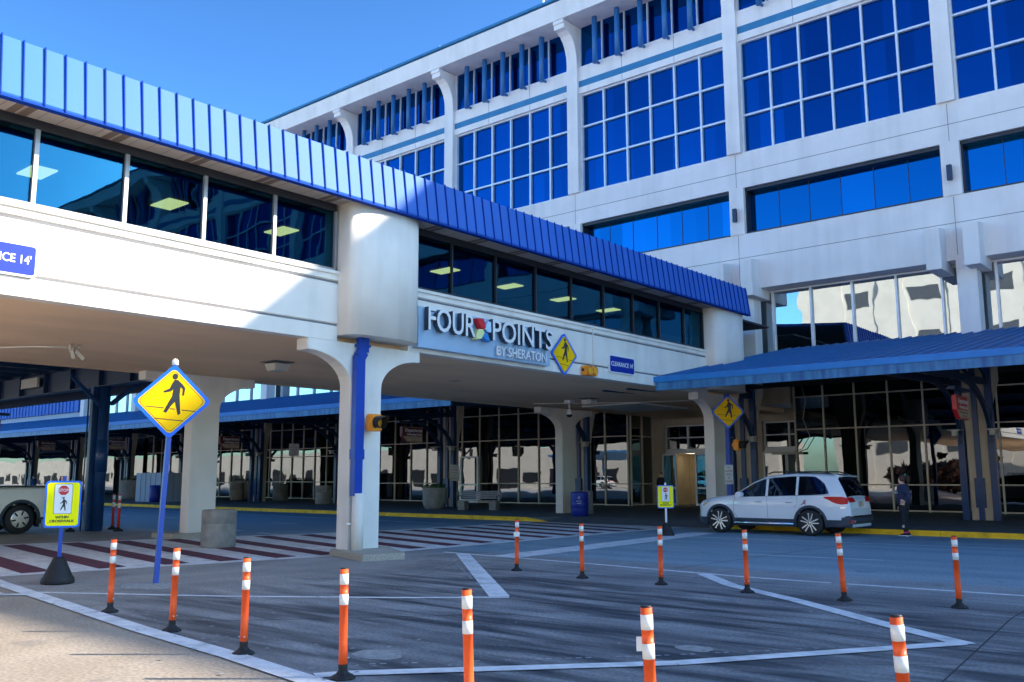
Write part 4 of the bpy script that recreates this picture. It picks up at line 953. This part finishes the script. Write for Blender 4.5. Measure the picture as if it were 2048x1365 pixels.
for x in (-30.0, -42, -54, -66):
    b = MB(); b.tube([(x + .05, 14.5, 0), (x + .05, 14.5, 4.72)], .17, 16); b.box(x - .35, x - .16, 14.2, 14.42, 0, 4.72); b.tube([(x + .05, 14.5, 1.9), (x + .05, 14.5, 2.95)], .19, 16)
    b.bar((x + .1, 14.7, 4.15), (x + .1, 15.9, 5.2), .2, .12); b.bar((x + .1, 14.3, 4.1), (x + .1, 13.3, 5.0), .12, .1); b.tube([(x - .3, 14.12, .0), (x - .3, 14.12, 4.6)], .025, 6); b.build('post', 'post_blue', t)
b = MB(); b.box(-36, -34.6, 14.2, 14.28, 5.0, 5.35); b.build('lamp', 'lamp_case', t)
#PART4
# ---------------------------------------------------------------- vehicles
class Car:
    """body skin from a side surface y = side(x, z); front at x = 0, rear at x = L"""
    def __init__(s, L, W, top, belt, plan, wheels, wr, clad=.47, z0=.27, tum=.80):
        s.L, s.W, s.topf, s.beltf, s.planf, s.wheels, s.wr, s.clad, s.z0, s.tum = L, W, top, belt, plan, wheels, wr, clad, z0, tum
    @staticmethod
    def ip(P, x):
        if x <= P[0][0]: return P[0][1]
        for (a, p), (b, q) in zip(P, P[1:]):
            if x <= b: t = (x - a) / (b - a); return p + (q - p) * t
        return P[-1][1]
    def top(s, x): return s.ip(s.topf, x)
    def belt(s, x): return min(s.ip(s.beltf, x), s.top(x) - .05)
    def wtop(s, x): return max(s.belt(x) + .012, s.top(x) - .10)
    def hw(s, x): return s.ip(s.planf, x) * s.W / 2
    def side(s, x, z):
        h = s.hw(x); b = s.belt(x)
        if z <= b:
            return h * s.ip([(s.z0, .93), (.40, .975), (.46, .985), (.62, .992), (.80, 1.0), (.93, 1.003), (1.02, .985), (1.30, .955)], z)
        yb = h * s.ip([(.93, 1.003), (1.02, .985), (1.30, .955)], b)
        t = (z - b) / .58
        return yb + (h * s.tum - yb) * min(1.15, t)
    def rows(s, x):
        b, wt, tp = s.belt(x), s.wtop(x), s.top(x)
        zs = [s.z0, .40, s.clad, .62, .80, .93]
        zs = [min(z, b - .01 * (6 - i)) for i, z in enumerate(zs)] + [b, b + (wt - b) * .35, b + (wt - b) * .7, wt]
        R_ = [(s.side(x, z), z) for z in zs]
        ye = R_[-1][0]
        return R_ + [(ye * .955, wt + (tp - wt) * .45), (ye * .85, wt + (tp - wt) * .78), (ye * .6, tp - .012), (ye * .3, tp - .003), (0, tp)]
    def build(s, t, paint, xs, glass_x, screen, rear, arch_r):
        L = s.L; b = MB(); G = {}
        st = sorted(set([round(x, 3) for x in xs])); n = len(s.rows(st[0])); idx = {}
        for sg in (1, -1):
            for i, x in enumerate(st):
                for j, (y, z) in enumerate(s.rows(x)):
                    if j == n - 1 and sg == -1: idx[(sg, i, j)] = idx[(1, i, j)]; continue
                    idx[(sg, i, j)] = b.add([(x, -sg * y, z)])
        for sg in (1, -1):
            for i in range(len(st) - 1):
                xc = (st[i] + st[i + 1]) / 2
                for j in range(n - 1):
                    q = [idx[(sg, i, j)], idx[(sg, i + 1, j)], idx[(sg, i + 1, j + 1)], idx[(sg, i, j + 1)]]
                    zc = sum(b.v[k][2] for k in q) / 4
                    if j < 6 and any((xc - wx) ** 2 + (zc - s.wr) ** 2 < arch_r ** 2 for wx in s.wheels): continue
                    m = 1 if j < 2 else 0
                    if 6 <= j < 9:
                        for gi, (ga, gb) in enumerate(glass_x):
                            if ga < xc < gb: m = 2; G.setdefault(('side_window', sg, gi), []).append(q)
                    if j >= 9:
                        if screen[0] < xc < screen[1] : m = 2 if j >= 10 else m; (G.setdefault(('windscreen', 0, 0), []).append(q) if j >= 10 else None)
                        if rear and rear[0] < xc < rear[1]: m = 2 if j >= 10 else m; (G.setdefault(('rear_window', 0, 0), []).append(q) if j >= 10 else None)
                    b.face(q, m, True)
        for i in (0, len(st) - 1):
            loop = [idx[(1, i, j)] for j in range(n)] + [idx[(-1, i, j)] for j in range(n - 2, -1, -1)]
            b.face(loop, 0)
        b.box(s.wheels[0] + .1, s.wheels[1] - .1, -s.W * .44, s.W * .44, .24, .42, 1)
        b.box(.1, L - .12, -s.W * .30, s.W * .30, .25, .9, 1)
        body = b.build('body', [paint, 'cladding', 'black'], t)
        cen = Vector((L * .55, 0, 1.1))
        for (nm, sg, gi), qs in G.items():
            g = MB()
            for q in qs:
                P = [Vector(b.v[k]) for k in q]; nn = (P[2] - P[0]).cross(P[3] - P[1]); nn.normalize()
                if nn.dot(sum(P, Vector()) / 4 - cen) < 0: nn = -nn
                k = g.add([p + nn * .004 for p in P]); g.face((k, k + 1, k + 2, k + 3), 0, True)
            g.build(nm, 'car_glass', t)
        # wheel arch lips and wells
        for wx in s.wheels:
            for sg in (1, -1):
                a_ = MB(); P = []
                for q in range(-14, 195, 8):
                    x, z = wx + math.cos(rad(q)), s.wr + math.sin(rad(q)); ring_ = []
                    for rr_, o_ in ((arch_r - .03, .0), (arch_r - .03, .022), (arch_r + .055, .020), (arch_r + .06, -.02)):
                        xx, zz = wx + rr_ * math.cos(rad(q)), s.wr + rr_ * math.sin(rad(q)); ring_.append((xx, -sg * (s.side(min(max(xx, .05), L - .05), max(zz, .28)) + o_), zz))
                    P.append(a_.add(ring_))
                for k1, k2 in zip(P, P[1:]):
                    for q in range(3): a_.face((k1 + q, k2 + q, k2 + q + 1, k1 + q + 1), 0, True)
                a_.build('wheel_arch', 'cladding' if s.clad > .3 else paint, t)
                a_ = MB(); P = []
                for q in range(-20, 201, 10):
                    x, z = wx + arch_r * math.cos(rad(q)), s.wr + arch_r * math.sin(rad(q)); P.append(a_.add([(x, -sg * s.hw(wx) * .97, z), (x, -sg * s.hw(wx) * .60, z)]))
                for k1, k2 in zip(P, P[1:]): a_.face((k1, k2, k2 + 1, k1 + 1), 0, True)
                a_.build('wheel_well', 'black', t)
        return body
    def patch(s, t, name, mat, poly, off=.006, sg=1, nx=6, sub=None):
        """side panel patch following the skin, poly = top edge pts and bottom edge pts [(x,ztop,zbot)...]"""
        g = MB(); cols = []
        for x, zt, zb in poly:
            cols.append(g.add([(x, -sg * (s.side(x, zb + (zt - zb) * k / nx) + off), zb + (zt - zb) * k / nx) for k in range(nx + 1)]))
        for a, b in zip(cols, cols[1:]):
            for k in range(nx): g.face((a + k, b + k, b + k + 1, a + k + 1), 0, True)
        return g.build(name, mat, sub or t)
    def seam(s, t, pts, sg=1, wd=.005, mat='black', off=.0):
        g = MB(); g.tube([(x, -sg * (s.side(x, z) + off), z) for x, z in pts], wd, 5, caps=False); return g.build('panel_gap', mat, t)
def wheel(t, c, r, wd, rim_r, spokes, sg=1, dark=False):
    y0 = c[1]
    b = MB(); b.lathe([(rim_r, -wd / 2), (r * .93, -wd / 2), (r, -wd / 2 + .03), (r, wd / 2 - .03), (r * .93, wd / 2), (rim_r, wd / 2)], c, 36, ax='y'); w_ = b.build('wheel', 'rubber', t)
    f = -sg * (wd / 2 - .01)
    b = MB(); b.lathe([(rim_r * 1.02, f * 1.04), (rim_r * .96, f * 1.06), (rim_r * .93, f * .8), (rim_r * .90, f * .1), (0, f * .1)], c, 36, [0, 0, 1, 1, 1], ax='y')
    for i in range(spokes):
        a = 2 * math.pi * i / spokes + .2
        ux, uz = math.cos(a), math.sin(a)
        for d in ((-1, 1) if spokes == 5 else (0,)):
            b.bar((c[0] + .05 * ux - d * .020 * uz, c[1] + f * .94, c[2] + .05 * uz + d * .020 * ux), (c[0] + rim_r * .96 * ux - d * .062 * uz, c[1] + f * 1.0, c[2] + rim_r * .96 * uz + d * .062 * ux), .040 if spokes == 5 else .045, .05, 1 if dark else 0, up=(0, 1, 0))
    b.lathe([(.055, f * 1.04), (.04, f * 1.1), (0, f * 1.1)], c, 14, 0, ax='y')
    b.build('rim', ['rim_silver', 'black', 'rim_dark'], w_)
    return w_
nmat('suv_paint', (.78, .80, .82), .22, var=.02, vs=2, spec=.6, coat=.8)
nmat('pickup_paint', (.82, .78, .72), .3, var=.03, vs=2, coat=.5)
nmat('cladding', (.035, .05, .075), .5, var=.1)
nmat('rim_silver', (.60, .60, .60), .25, metal=.8, var=.03)
nmat('rim_dark', (.05, .05, .055), .3, metal=.6, var=.1)
nmat('chrome', (.75, .78, .82), .12, metal=1, var=.02)
nmat('tail_red', (.62, .004, .004), .3, var=.2, vs=14, spec=.3)
nmat('lens_clear', (.55, .58, .60), .15, var=.2, vs=20, coat=1)
nmat('crimson', (.30, .01, .12), .5, var=.05)
gmat('car_glass', (.45, .55, .70), (.004, .006, .010), .08, wav=.003, ws=1.5)
suv = thing('parked_suv', 'silver white SUV with dark sills parked at the yellow kerb facing left', 'SUV', (-14.48, 27.12, 0))
c = Car(4.85, 1.93,
    [(0, .72), (.03, .86), (.12, .98), (.35, 1.05), (.8, 1.12), (1.28, 1.18), (1.6, 1.39), (1.95, 1.60), (2.25, 1.715), (2.6, 1.77), (3.2, 1.81), (3.9, 1.80), (4.3, 1.775), (4.47, 1.73), (4.50, 1.69), (4.64, 1.42), (4.76, 1.15), (4.82, 1.09), (4.85, .80)],
    [(0, .80), (1.3, 1.08), (2.2, 1.11), (3.2, 1.14), (4.1, 1.19), (4.45, 1.23), (4.75, 1.05), (4.85, .8)],
    [(0, .70), (.05, .80), (.2, .90), (.5, .965), (1.0, .99), (1.6, 1.0), (3.6, 1.0), (4.2, .985), (4.55, .955), (4.74, .91), (4.85, .84)], [.83, 3.70], .375, tum=.79)
xs = [0, .03, .08, .14] + [.2 + .0603 * i for i in range(76)] + [4.76, 4.80, 4.83, 4.85] + [1.30, 1.50, 2.34, 2.42, 3.28, 3.36, 3.42, 4.26, 4.5]
xs = [x for x in xs if x <= 4.85]
body = c.build(suv, 'suv_paint', xs, [(1.50, 2.34), (2.42, 3.28), (3.36, 4.26)], (1.32, 2.2), (4.51, 4.75), .445)
for wx in (.83, 3.70):
    wheel(suv, (wx, -.865, .375), .375, .25, .285, 5); wheel(suv, (wx, .865, .375), .375, .25, .285, 5, sg=-1)
c.seam(suv, [(1.36, 1.08), (1.30, .93), (1.30, .62), (1.42, .48)]); c.seam(suv, [(2.38, 1.12), (2.40, .9), (2.40, .48)]); c.seam(suv, [(3.32, 1.14), (3.34, .95), (3.24, .80)])
c.seam(suv, [(1.3 + i * .2, 1.085 + i * .0063) for i in range(16)], wd=.010, mat='chrome', off=.002)
c.seam(suv, [(1.42, 1.115)] + [(1.5 + i * .15, c.wtop(1.5 + i * .15) + .0) for i in range(16)] + [(3.86, c.wtop(3.86) - .01), (4.0, c.wtop(4.0) - .085), (4.14, c.wtop(4.14) - .195), (4.27, c.belt(4.27) + .03)], wd=.009, mat='chrome', off=.013)
for x in (2.02, 2.98):
    g = MB(); g.tube([(x, -(c.side(x, .93) + .012), .945), (x + .05, -(c.side(x, .93) + .045), .95), (x + .17, -(c.side(x, .93) + .045), .955), (x + .22, -(c.side(x, .93) + .012), .955)], .014, 8); g.build('door_handle', 'chrome', suv)
g = MB(); g.prism([(1.44, 1.08), (1.47, 1.22), (1.56, 1.26), (1.66, 1.24), (1.68, 1.12), (1.6, 1.07)], 'y', -1.17, -.99); g.build('wing_mirror', 'suv_paint', suv, bevel=.02)
g = MB(); g.prism([(1.44, 1.08), (1.47, 1.22), (1.56, 1.26), (1.66, 1.24), (1.68, 1.12), (1.6, 1.07)], 'y', .99, 1.17); g.build('wing_mirror', 'suv_paint', suv, bevel=.02)
for sg in (1, -1):
    c.patch(suv, 'headlight', 'lens_clear', [(.05, .80, .74), (.12, .86, .75), (.25, .93, .80), (.42, .985, .90), (.52, 1.0, .97)], sg=sg, off=.008)
    tl = c.patch(suv, 'tail_light', 'tail_red', [(4.12, 1.12, 1.09), (4.25, 1.13, 1.04), (4.38, 1.13, .97), (4.5, 1.13, .93), (4.62, 1.13, .91), (4.72, 1.11, .92), (4.79, 1.07, .93)], sg=sg, off=.012)
    g = MB(); g.prism([(4.75, 1.13), (4.80, 1.10), (4.85, .98), (4.83, .97)], 'y', min(-sg * .84, -sg * .45), max(-sg * .84, -sg * .45)); g.build('tail_light_inner', 'tail_red', suv)
    c.patch(suv, 'side_reflector', 'amber_lens', [(.22, .86, .81), (.33, .90, .86), (.42, .92, .90)], sg=sg, off=.014)
    g = MB(); g.tube([(.95 + .38, -sg * .99, .33), (3.22, -sg * 1.0, .33)], .035, 10); g.build('side_step', 'chrome', suv)
    g = MB(); g.tube([(2.35, -sg * .66, 1.78), (2.5, -sg * .66, 1.835), (4.0, -sg * .66, 1.84), (4.25, -sg * .66, 1.78)], .02, 8); g.build('roof_rail', 'rim_dark', suv)
for x in (2.75, 3.75): g = MB(); g.bar((x, -.68, 1.84), (x, .68, 1.84), .05, .03); g.build('roof_bar', 'rim_dark', suv)
g = MB(); g.prism([(4.3, 1.78), (4.60, 1.72), (4.62, 1.695), (4.48, 1.69)], 'y', -.66, .66); g.build('rear_spoiler', 'suv_paint', suv, bevel=.008)
g = MB(); g.prism([(4.4, .30), (4.84, .33), (4.89, .42), (4.89, .56), (4.82, .60), (4.36, .52)], 'y', -.90, .90); g.build('rear_bumper', 'cladding', suv, bevel=.02)
g = MB(); g.prism([(.0, .34), (-.03, .45), (-.02, .55), (.1, .58), (.3, .30)], 'y', -.74, .74); g.build('front_bumper', 'cladding', suv, bevel=.02)
g = MB(); g.prism([(4.888, .555), (4.90, .555), (4.90, .60), (4.83, .605)], 'y', -.8, .8); g.build('bumper_chrome', 'chrome', suv)
g = MB(); g.box(4.64, 4.905, -.895, -.62, .40, .47); o = g.build('rear_reflector', 'lens_clear', suv, bevel=.01); g = MB(); g.box(4.78, 4.908, -.90, -.72, .41, .46); g.build('red_reflector', 'tail_red', o)
g = MB(); g.box(4.845, 4.86, -.16, .16, .84, 1.0); pl = g.build('licence_plate', 'sign_tan', suv)
g = MB(); g.tube([(4.76, -.01, 1.19), (4.64, -.35, 1.46)], .012, 6); g.build('wiper', 'black', suv)
for sg in (1, -1): c.patch(suv, 'quarter_panel', 'suv_paint', [(3.86, c.wtop(3.86) + .01, c.wtop(3.86) - .005), (4.0, c.wtop(4.0) + .012, c.wtop(4.0) - .08), (4.14, c.wtop(4.14) + .012, c.wtop(4.14) - .19), (4.275, c.wtop(4.27) + .012, c.belt(4.27) + .03)], sg=sg, off=.012)
# script A emblem on the rear quarter
Fm = frame((3.52, -(c.side(3.52, .94) + .007), .94), (1, 0, 0), (0, .02, 1))
g = MB(); g.prism([(x, y) for x, y in rrect(.19, .19, .05)], 'z', 0, .001); g.xf(Fm); em = g.build('emblem_plate', 'sign_white', suv)
text('emblem_letter', 'A', .19, 'crimson', em, Fm @ Matrix.Translation((.01, 0, .003)), .001, shear=.35, bold=.002)
g = MB(); g.tube([(-.09, -.03, .003), (-.06, -.06, .003), (-.02, -.035, .003), (.03, .0, .003)], .006, 5); g.tube([(.0, .06, .003), (.04, .085, .003), (.08, .07, .003)], .005, 5); g.xf(Fm); g.build('emblem_flourish', 'crimson', em)
text('lettering', 'PILOT', .055, 'chrome', suv, frame((4.66, -(c.side(4.66, .82) + .008), .82), (1, .25, 0), (0, .02, 1)), .002)
for o in kids(suv):
    pass
# pickup, rear half in view at the left edge, nose away along -Y
pk = thing('parked_pickup', 'beige pickup truck seen from its rear wheel and bed at the left edge', 'pickup', (-31.2, 12.95, 0), rad(0))
pk.rotation_euler = (0, 0, rad(90))
p = Car(5.6, 1.98,
    [(0, .80), (.05, 1.0), (.3, 1.10), (1.3, 1.20), (1.55, 1.30), (2.1, 1.80), (2.4, 1.90), (3.55, 1.88), (3.75, 1.75), (3.85, 1.30), (3.95, 1.33), (5.55, 1.33), (5.6, 1.28)],
    [(0, .9), (1.4, 1.14), (3.8, 1.22), (5.6, 1.22)], [(0, .78), (.2, .93), (.6, .99), (5.3, 1.0), (5.6, .96)], [1.0, 4.72], .40, clad=.2, z0=.38, tum=.82)
# local x: front at 0 -> after the turn the nose points to -Y; shift so the tail sits at the thing's origin
xs = [0, .05, .12] + [.2 + .0605 * i for i in range(89)] + [5.6]
p.clad = .45
p.build(pk, 'pickup_paint', xs, [(1.75, 2.55), (2.65, 3.55)], (1.4, 2.1), (3.58, 3.84), .50)
for wx in (1.0, 4.72): wheel(pk, (wx, -.85, .41), .41, .27, .24, 6, dark=True); wheel(pk, (wx, .85, .41), .41, .27, .24, 6, sg=-1, dark=True)
g = MB(); g.box(3.9, 5.56, -.93, .93, 1.32, 1.34); g.build('bed_cover', 'black', pk)
g = MB(); g.box(5.2, 5.26, -.98, -.75, .18, .62); g.build('mud_flap', 'rubber', pk)
for sg in (-1, 1): g = MB(); g.box(5.56, 5.62, sg * .97 - (.1 if sg > 0 else 0), sg * .97 + (0 if sg > 0 else .1), .85, 1.2); g.build('tail_light', 'tail_red', pk)
g = MB(); g.box(5.5, 5.72, -.95, .95, .48, .66); g.build('rear_bumper', 'chrome', pk, bevel=.02)
g = MB(); g.lathe([(.235, -.145), (.25, -.14), (.25, -.12), (.235, -.12)], (4.72, -.85, .41), 30, ax='y'); g.build('rim_ring', 'chrome', pk)
for o in kids(pk): o.location = (-5.6, 0, 0)
pk.scale = (1.1, 1.1, 1.1)
pk.location = (-31.4, 13.2, 0)
dup(pk, (-52, -13, 0), rad(0), 'white pickup across the road, only seen mirrored in the glass')
dup(pk, (-46, -15, 0), rad(180), 'second white pickup across the road, mirrored near the entrance glass')
dup(suv, (-70, -12, 0), 0, 'pale SUV across the road, only seen mirrored left of the bench')
# ---------------------------------------------------------------- people
nmat('skin', (.80, .48, .36), .55, var=.05, vs=20)
nmat('navy_cloth', (.032, .042, .10), .9, var=.3, vs=14)
nmat('black_cloth', (.012, .014, .022), .8, var=.3, vs=14)
nmat('hair_brown', (.05, .022, .015), .6, var=.4, vs=60, stretch=(1, 1, .3))
nmat('hair_grey', (.18, .14, .11), .7, var=.3, vs=60)
nmat('pink', (.8, .03, .22), .6, var=.05)
nmat('green_tie', (.02, .45, .28), .6, var=.1)
nmat('blue_cloth', (.05, .14, .35), .9, var=.2, vs=10)
def person(label, loc, rz, J, E, mats, rule, hair, shoes, group=None, extra=None):
    t = thing('person', label, 'person', loc, rz, group)
    names = list(J); vi = {n: i for i, n in enumerate(names)}
    me = bpy.data.meshes.new('body'); me.from_pydata([J[n][:3] for n in names], [(vi[a], vi[b]) for a, b in E], [])
    o = bpy.data.objects.new('body', me); COL.objects.link(o)
    sk = o.modifiers.new('skin', 'SKIN'); ss = o.modifiers.new('sub', 'SUBSURF'); ss.levels = 2; ss.render_levels = 2
    if not me.skin_vertices:
        me.attributes  # layer is made with the modifier below
        bm = bmesh.new(); bm.from_mesh(me); bm.verts.layers.skin.verify(); bm.to_mesh(me); bm.free()
    for n in names:
        r_ = J[n][3]; r_ = r_ if isinstance(r_, tuple) else (r_, r_)
        me.skin_vertices[0].data[vi[n]].radius = r_
    me.skin_vertices[0].data[vi['pelvis']].use_root = True
    bpy.context.view_layer.update()
    m2 = bpy.data.meshes.new_from_object(o.evaluated_get(bpy.context.evaluated_depsgraph_get())); COL.objects.unlink(o); bpy.data.objects.remove(o)
    m2.name = 'body'; m2.materials.clear()
    for x in mats: m2.materials.append(M[x])
    for f in m2.polygons: f.material_index = rule(f.center); f.use_smooth = True
    ob = bpy.data.objects.new('body', m2); COL.objects.link(ob); ob.parent = t
    hair(t); shoes(t)
    if extra: extra(t)
    return t
def figure(P):
    """P: dict of joint positions; adds five-fingered hands"""
    J = {}; E = []
    def add(n, p, r, to=None): J[n] = (*p, r); (E.append((to, n)) if to else None)
    add('pelvis', P['pelvis'], (.135, .115)); add('waist', P['waist'], (.115, .095), 'pelvis'); add('chest', P['chest'], (.15, .12), 'waist'); add('neck', P['neck'], .055, 'chest'); add('jaw', P['jaw'], (.062, .075), 'neck'); add('skull', P['skull'], (.076, .092), 'jaw'); add('crown', P['crown'], (.055, .065), 'skull')
    f = Vector(P.get('face', (-1, 0, 0)))
    add('nose', Vector(P['jaw']).lerp(Vector(P['skull']), .35) + f * .098, .012, 'jaw')
    for s_ in 'LR':
        add('sho' + s_, P['sho' + s_], .062, 'chest'); add('elb' + s_, P['elb' + s_], .045, 'sho' + s_); add('wri' + s_, P['wri' + s_], .030, 'elb' + s_)
        w_ = Vector(P['wri' + s_]); d = (Vector(P['hand' + s_]) - w_).normalized(); side_ = d.cross(Vector(P.get('palm' + s_, (0, 1, 0)))).normalized(); nrm = side_.cross(d)
        add('palm' + s_, w_ + d * .05, (.034, .018), 'wri' + s_)
        for i, (o_, ln) in enumerate(((-.028, .06), (-.010, .072), (.009, .068), (.027, .052))):
            a_ = w_ + d * .09 + side_ * o_; add('k%d%s' % (i, s_), a_, .0095, 'palm' + s_); add('f%d%s' % (i, s_), a_ + d * ln * .6 + nrm * .01, .0085, 'k%d%s' % (i, s_)); add('t%d%s' % (i, s_), a_ + d * ln + nrm * .028, .0075, 'f%d%s' % (i, s_))
        add('th' + s_, w_ + d * .035 - side_ * .042, .011, 'palm' + s_); add('tt' + s_, w_ + d * .075 - side_ * .06 + nrm * .01, .009, 'th' + s_)
        add('hip' + s_, P['hip' + s_], .095, 'pelvis'); add('kne' + s_, P['kne' + s_], .062, 'hip' + s_); add('cal' + s_, P['cal' + s_], .058, 'kne' + s_); add('ank' + s_, P['ank' + s_], .038, 'cal' + s_)
    return J, E
def shoe(t, p, d, mat='black_cloth', sole='sign_white', acc=None):
    d = Vector(d).normalized(); s_ = Vector((-d.y, d.x, 0)); F_ = Matrix((d, s_, Vector((0, 0, 1)))).transposed().to_4x4(); F_.translation = Vector(p)
    g = MB(); sec_ = [(-.09, .035, .075), (-.05, .042, .105), (.02, .045, .095), (.09, .048, .062), (.15, .042, .045), (.185, .02, .03)]; R_ = []
    for x, w_, h in sec_: R_.append(g.add([(x, -w_, .022), (x, -w_ * .95, h * .7), (x, -w_ * .4, h), (x, w_ * .4, h), (x, w_ * .95, h * .7), (x, w_, .022)]))
    for a, b in zip(R_, R_[1:]):
        for q in range(5): g.face((a + q, b + q, b + q + 1, a + q + 1), 0, True)
    g.face([R_[0] + q for q in range(6)], 0); g.face([R_[-1] + q for q in range(6)], 0); g.xf(F_); o = g.build('shoe', mat, t)
    g = MB(); g.prism([(x, -w_ - .004) for x, w_, h in sec_] + [(x, w_ + .004) for x, w_, h in sec_[::-1]], 'z', 0, .024); g.xf(F_); g.build('sole', sole, o)
    if acc: g = MB(); g.box(-.06, .02, -.044, .044, .085, .125); g.xf(F_); g.build('sock', acc, o)
# woman by the kerb: faces left (-X), turned a little from the camera, right hand on hip towards us
Pw = dict(pelvis=(0, 0, .93), waist=(.0, 0, 1.08), chest=(-.01, 0, 1.31), neck=(-.015, 0, 1.46), jaw=(-.035, 0, 1.55), skull=(-.02, 0, 1.63), crown=(-.01, 0, 1.70), face=(-1, 0, -.1),
    shoL=(-.005, -.16, 1.39), elbL=(.33, -.27, 1.17), wriL=(.15, -.25, 1.0), handL=(.06, -.22, .965), palmL=(0, 1, 0), shoR=(-.01, .16, 1.39), elbR=(-.08, .20, 1.12), wriR=(-.19, .15, .90), handR=(-.22, .14, .80), palmR=(0, -1, 0),
    hipL=(.0, -.09, .86), kneL=(.0, -.085, .49), calL=(.02, -.085, .36), ankL=(.03, -.085, .09), hipR=(.0, .09, .86), kneR=(-.03, .10, .49), calR=(-.01, .10, .36), ankR=(.0, .10, .09))
J, E_ = figure(Pw)
J['chest'] = (*J['chest'][:3], (.20, .20)); J['waist'] = (*J['waist'][:3], (.185, .185)); J['pelvis'] = (*J['pelvis'][:3], (.165, .165)); J['elbL'] = (*J['elbL'][:3], .078); J['shoL'] = (*J['shoL'][:3], .105); J['shoR'] = (*J['shoR'][:3], .10); J['elbR'] = (*J['elbR'][:3], .07)
for n in ('hipL', 'hipR'): J[n] = (*J[n][:3], .125)
for n in ('kneL', 'kneR', 'calL', 'calR'): J[n] = (*J[n][:3], .074)
J['hood'] = (.10, 0, 1.43, .07); E_.append(('neck', 'hood')) if False else E_.append(('chest', 'hood'))
def wrule(q):
    if q.z > 1.475: return 2
    for s_ in 'LR':
        if (q - Vector(Pw['wri' + s_])).length < .035 or (q - Vector(Pw['hand' + s_])).length < .085: return 2
    if q.z < .10: return 2
    return 0 if q.z > .95 else 1
def whair(t):
    g = MB(); g.lathe([(.0, .13), (.05, .12), (.085, .08), (.098, .02), (.092, -.05), (.06, -.08)], (.012, 0, 1.63), 14)
    k = len(g.v); g.tube([(.08, 0, 1.70), (.14, 0, 1.715), (.18, 0, 1.66), (.18, 0, 1.55), (.155, 0, 1.47)], [.03, .045, .05, .045, .012], 10)
    g.v = [(x if x > -.055 else -.055 + (x + .055) * .3, y, z) for x, y, z in g.v]; g.build('hair', 'hair_brown', t)
    g = MB(); g.tube([(.085, -.03, 1.74), (.10, .0, 1.755), (.085, .03, 1.74)], .022, 8); g.build('hair_tie', 'green_tie', t)
    g = MB()
    for s_ in (-1, 1): g.lathe([(0, -.006), (.009, 0), (0, .006)], (-.108, s_ * .03, 1.615), 8)
    g.build('eye', 'black', t); g = MB(); g.tube([(-.105, -.018, 1.545), (-.112, 0, 1.543), (-.105, .018, 1.545)], .005, 6); g.build('mouth', 'pink', t)
def wshoes(t): shoe(t, (.03, -.085, 0), (-1, -.12, 0), acc='pink'); shoe(t, (.0, .10, 0), (-1, .05, 0), acc='pink')
def wextra(t):
    Fm = frame((-.12, -.215, 1.27), (.93, -.36, 0), (0, 0, 1))
    for i, s_ in enumerate(('AURA', 'YOUTH')): text('lettering', s_, .055, 'sign_white', t, Fm @ Matrix.Translation((0, .02 - .065 * i, .012)), .002, bold=.002)
    g = MB()
    for a in (20, 65, 110, 155): g.bar((.045 * math.cos(rad(a)), .045 * math.sin(rad(a)), 0), (-.045 * math.cos(rad(a)), -.045 * math.sin(rad(a)), 0), .012, .003)
    g.xf(frame((.025, -.158, .28), (1, 0, 0), (0, 0, 1))); g.build('leggings_print', 'sign_white', t)
person('person in dark sweatshirt and black leggings behind the SUV, hand on hip', (-8.66, 27.85, 0), rad(-8), J, E_, ['navy_cloth', 'black_cloth', 'skin'], wrule, whair, wshoes, extra=wextra)
# man at the entrance, hands together in front
Pm = dict(pelvis=(0, 0, .95), waist=(0, 0, 1.10), chest=(0, 0, 1.36), neck=(0, -.01, 1.53), jaw=(0, -.03, 1.61), skull=(0, -.015, 1.69), crown=(0, -.0, 1.76), face=(0, -1, -.1),
    shoL=(-.20, 0, 1.45), elbL=(-.27, -.02, 1.17), wriL=(-.10, -.22, 1.12), handL=(-.02, -.26, 1.13), palmL=(0, 0, 1), shoR=(.20, 0, 1.45), elbR=(.27, -.02, 1.17), wriR=(.10, -.20, 1.10), handR=(.02, -.26, 1.10), palmR=(0, 0, 1),
    hipL=(-.10, 0, .88), kneL=(-.11, -.02, .50), calL=(-.11, .0, .36), ankL=(-.11, .02, .09), hipR=(.10, 0, .88), kneR=(.11, -.02, .50), calR=(.11, .0, .36), ankR=(.11, .02, .09))
J, E_ = figure(Pm); J['chest'] = (*J['chest'][:3], (.19, .15)); J['waist'] = (*J['waist'][:3], (.17, .14))
for n in ('shoL', 'shoR'): J[n] = (*J[n][:3], .085)
for n in ('elbL', 'elbR'): J[n] = (*J[n][:3], .06)
def mrule(q):
    if q.z > 1.545: return 2
    for s_ in 'LR':
        if (q - Vector(Pm['hand' + s_])).length < .09: return 2
    return 0 if q.z > .92 else 1
def mhair(t):
    g = MB(); g.lathe([(.0, .115), (.05, .105), (.085, .07), (.097, .02), (.092, -.03)], (0, .012, 1.69), 14); g.v = [(x, y if y > -.05 else -.05 + (y + .05) * .3, z) for x, y, z in g.v]; g.build('hair', 'hair_grey', t)
    g = MB()
    for s_ in (-1, 1): g.lathe([(0, -.006), (.009, 0), (0, .006)], (s_ * .03, -.102, 1.685), 8)
    g.build('eye', 'black', t)
def mshoes(t): shoe(t, (-.11, 0, 0), (-.2, -1, 0), sole='black'); shoe(t, (.11, 0, 0), (.2, -1, 0), sole='black')
person('person in a black jacket with joined hands before the open entrance doors', (-22.6, 37.6, .15), rad(-25), J, E_, ['black_cloth', 'black_cloth', 'skin'], mrule, mhair, mshoes)
person('person in blue clothes far off at the left under the canopy, above the pickup bed', (-76.0, 31.5, .15), rad(-60), J, E_, ['blue_cloth', 'black_cloth', 'skin'], mrule, mhair, mshoes)
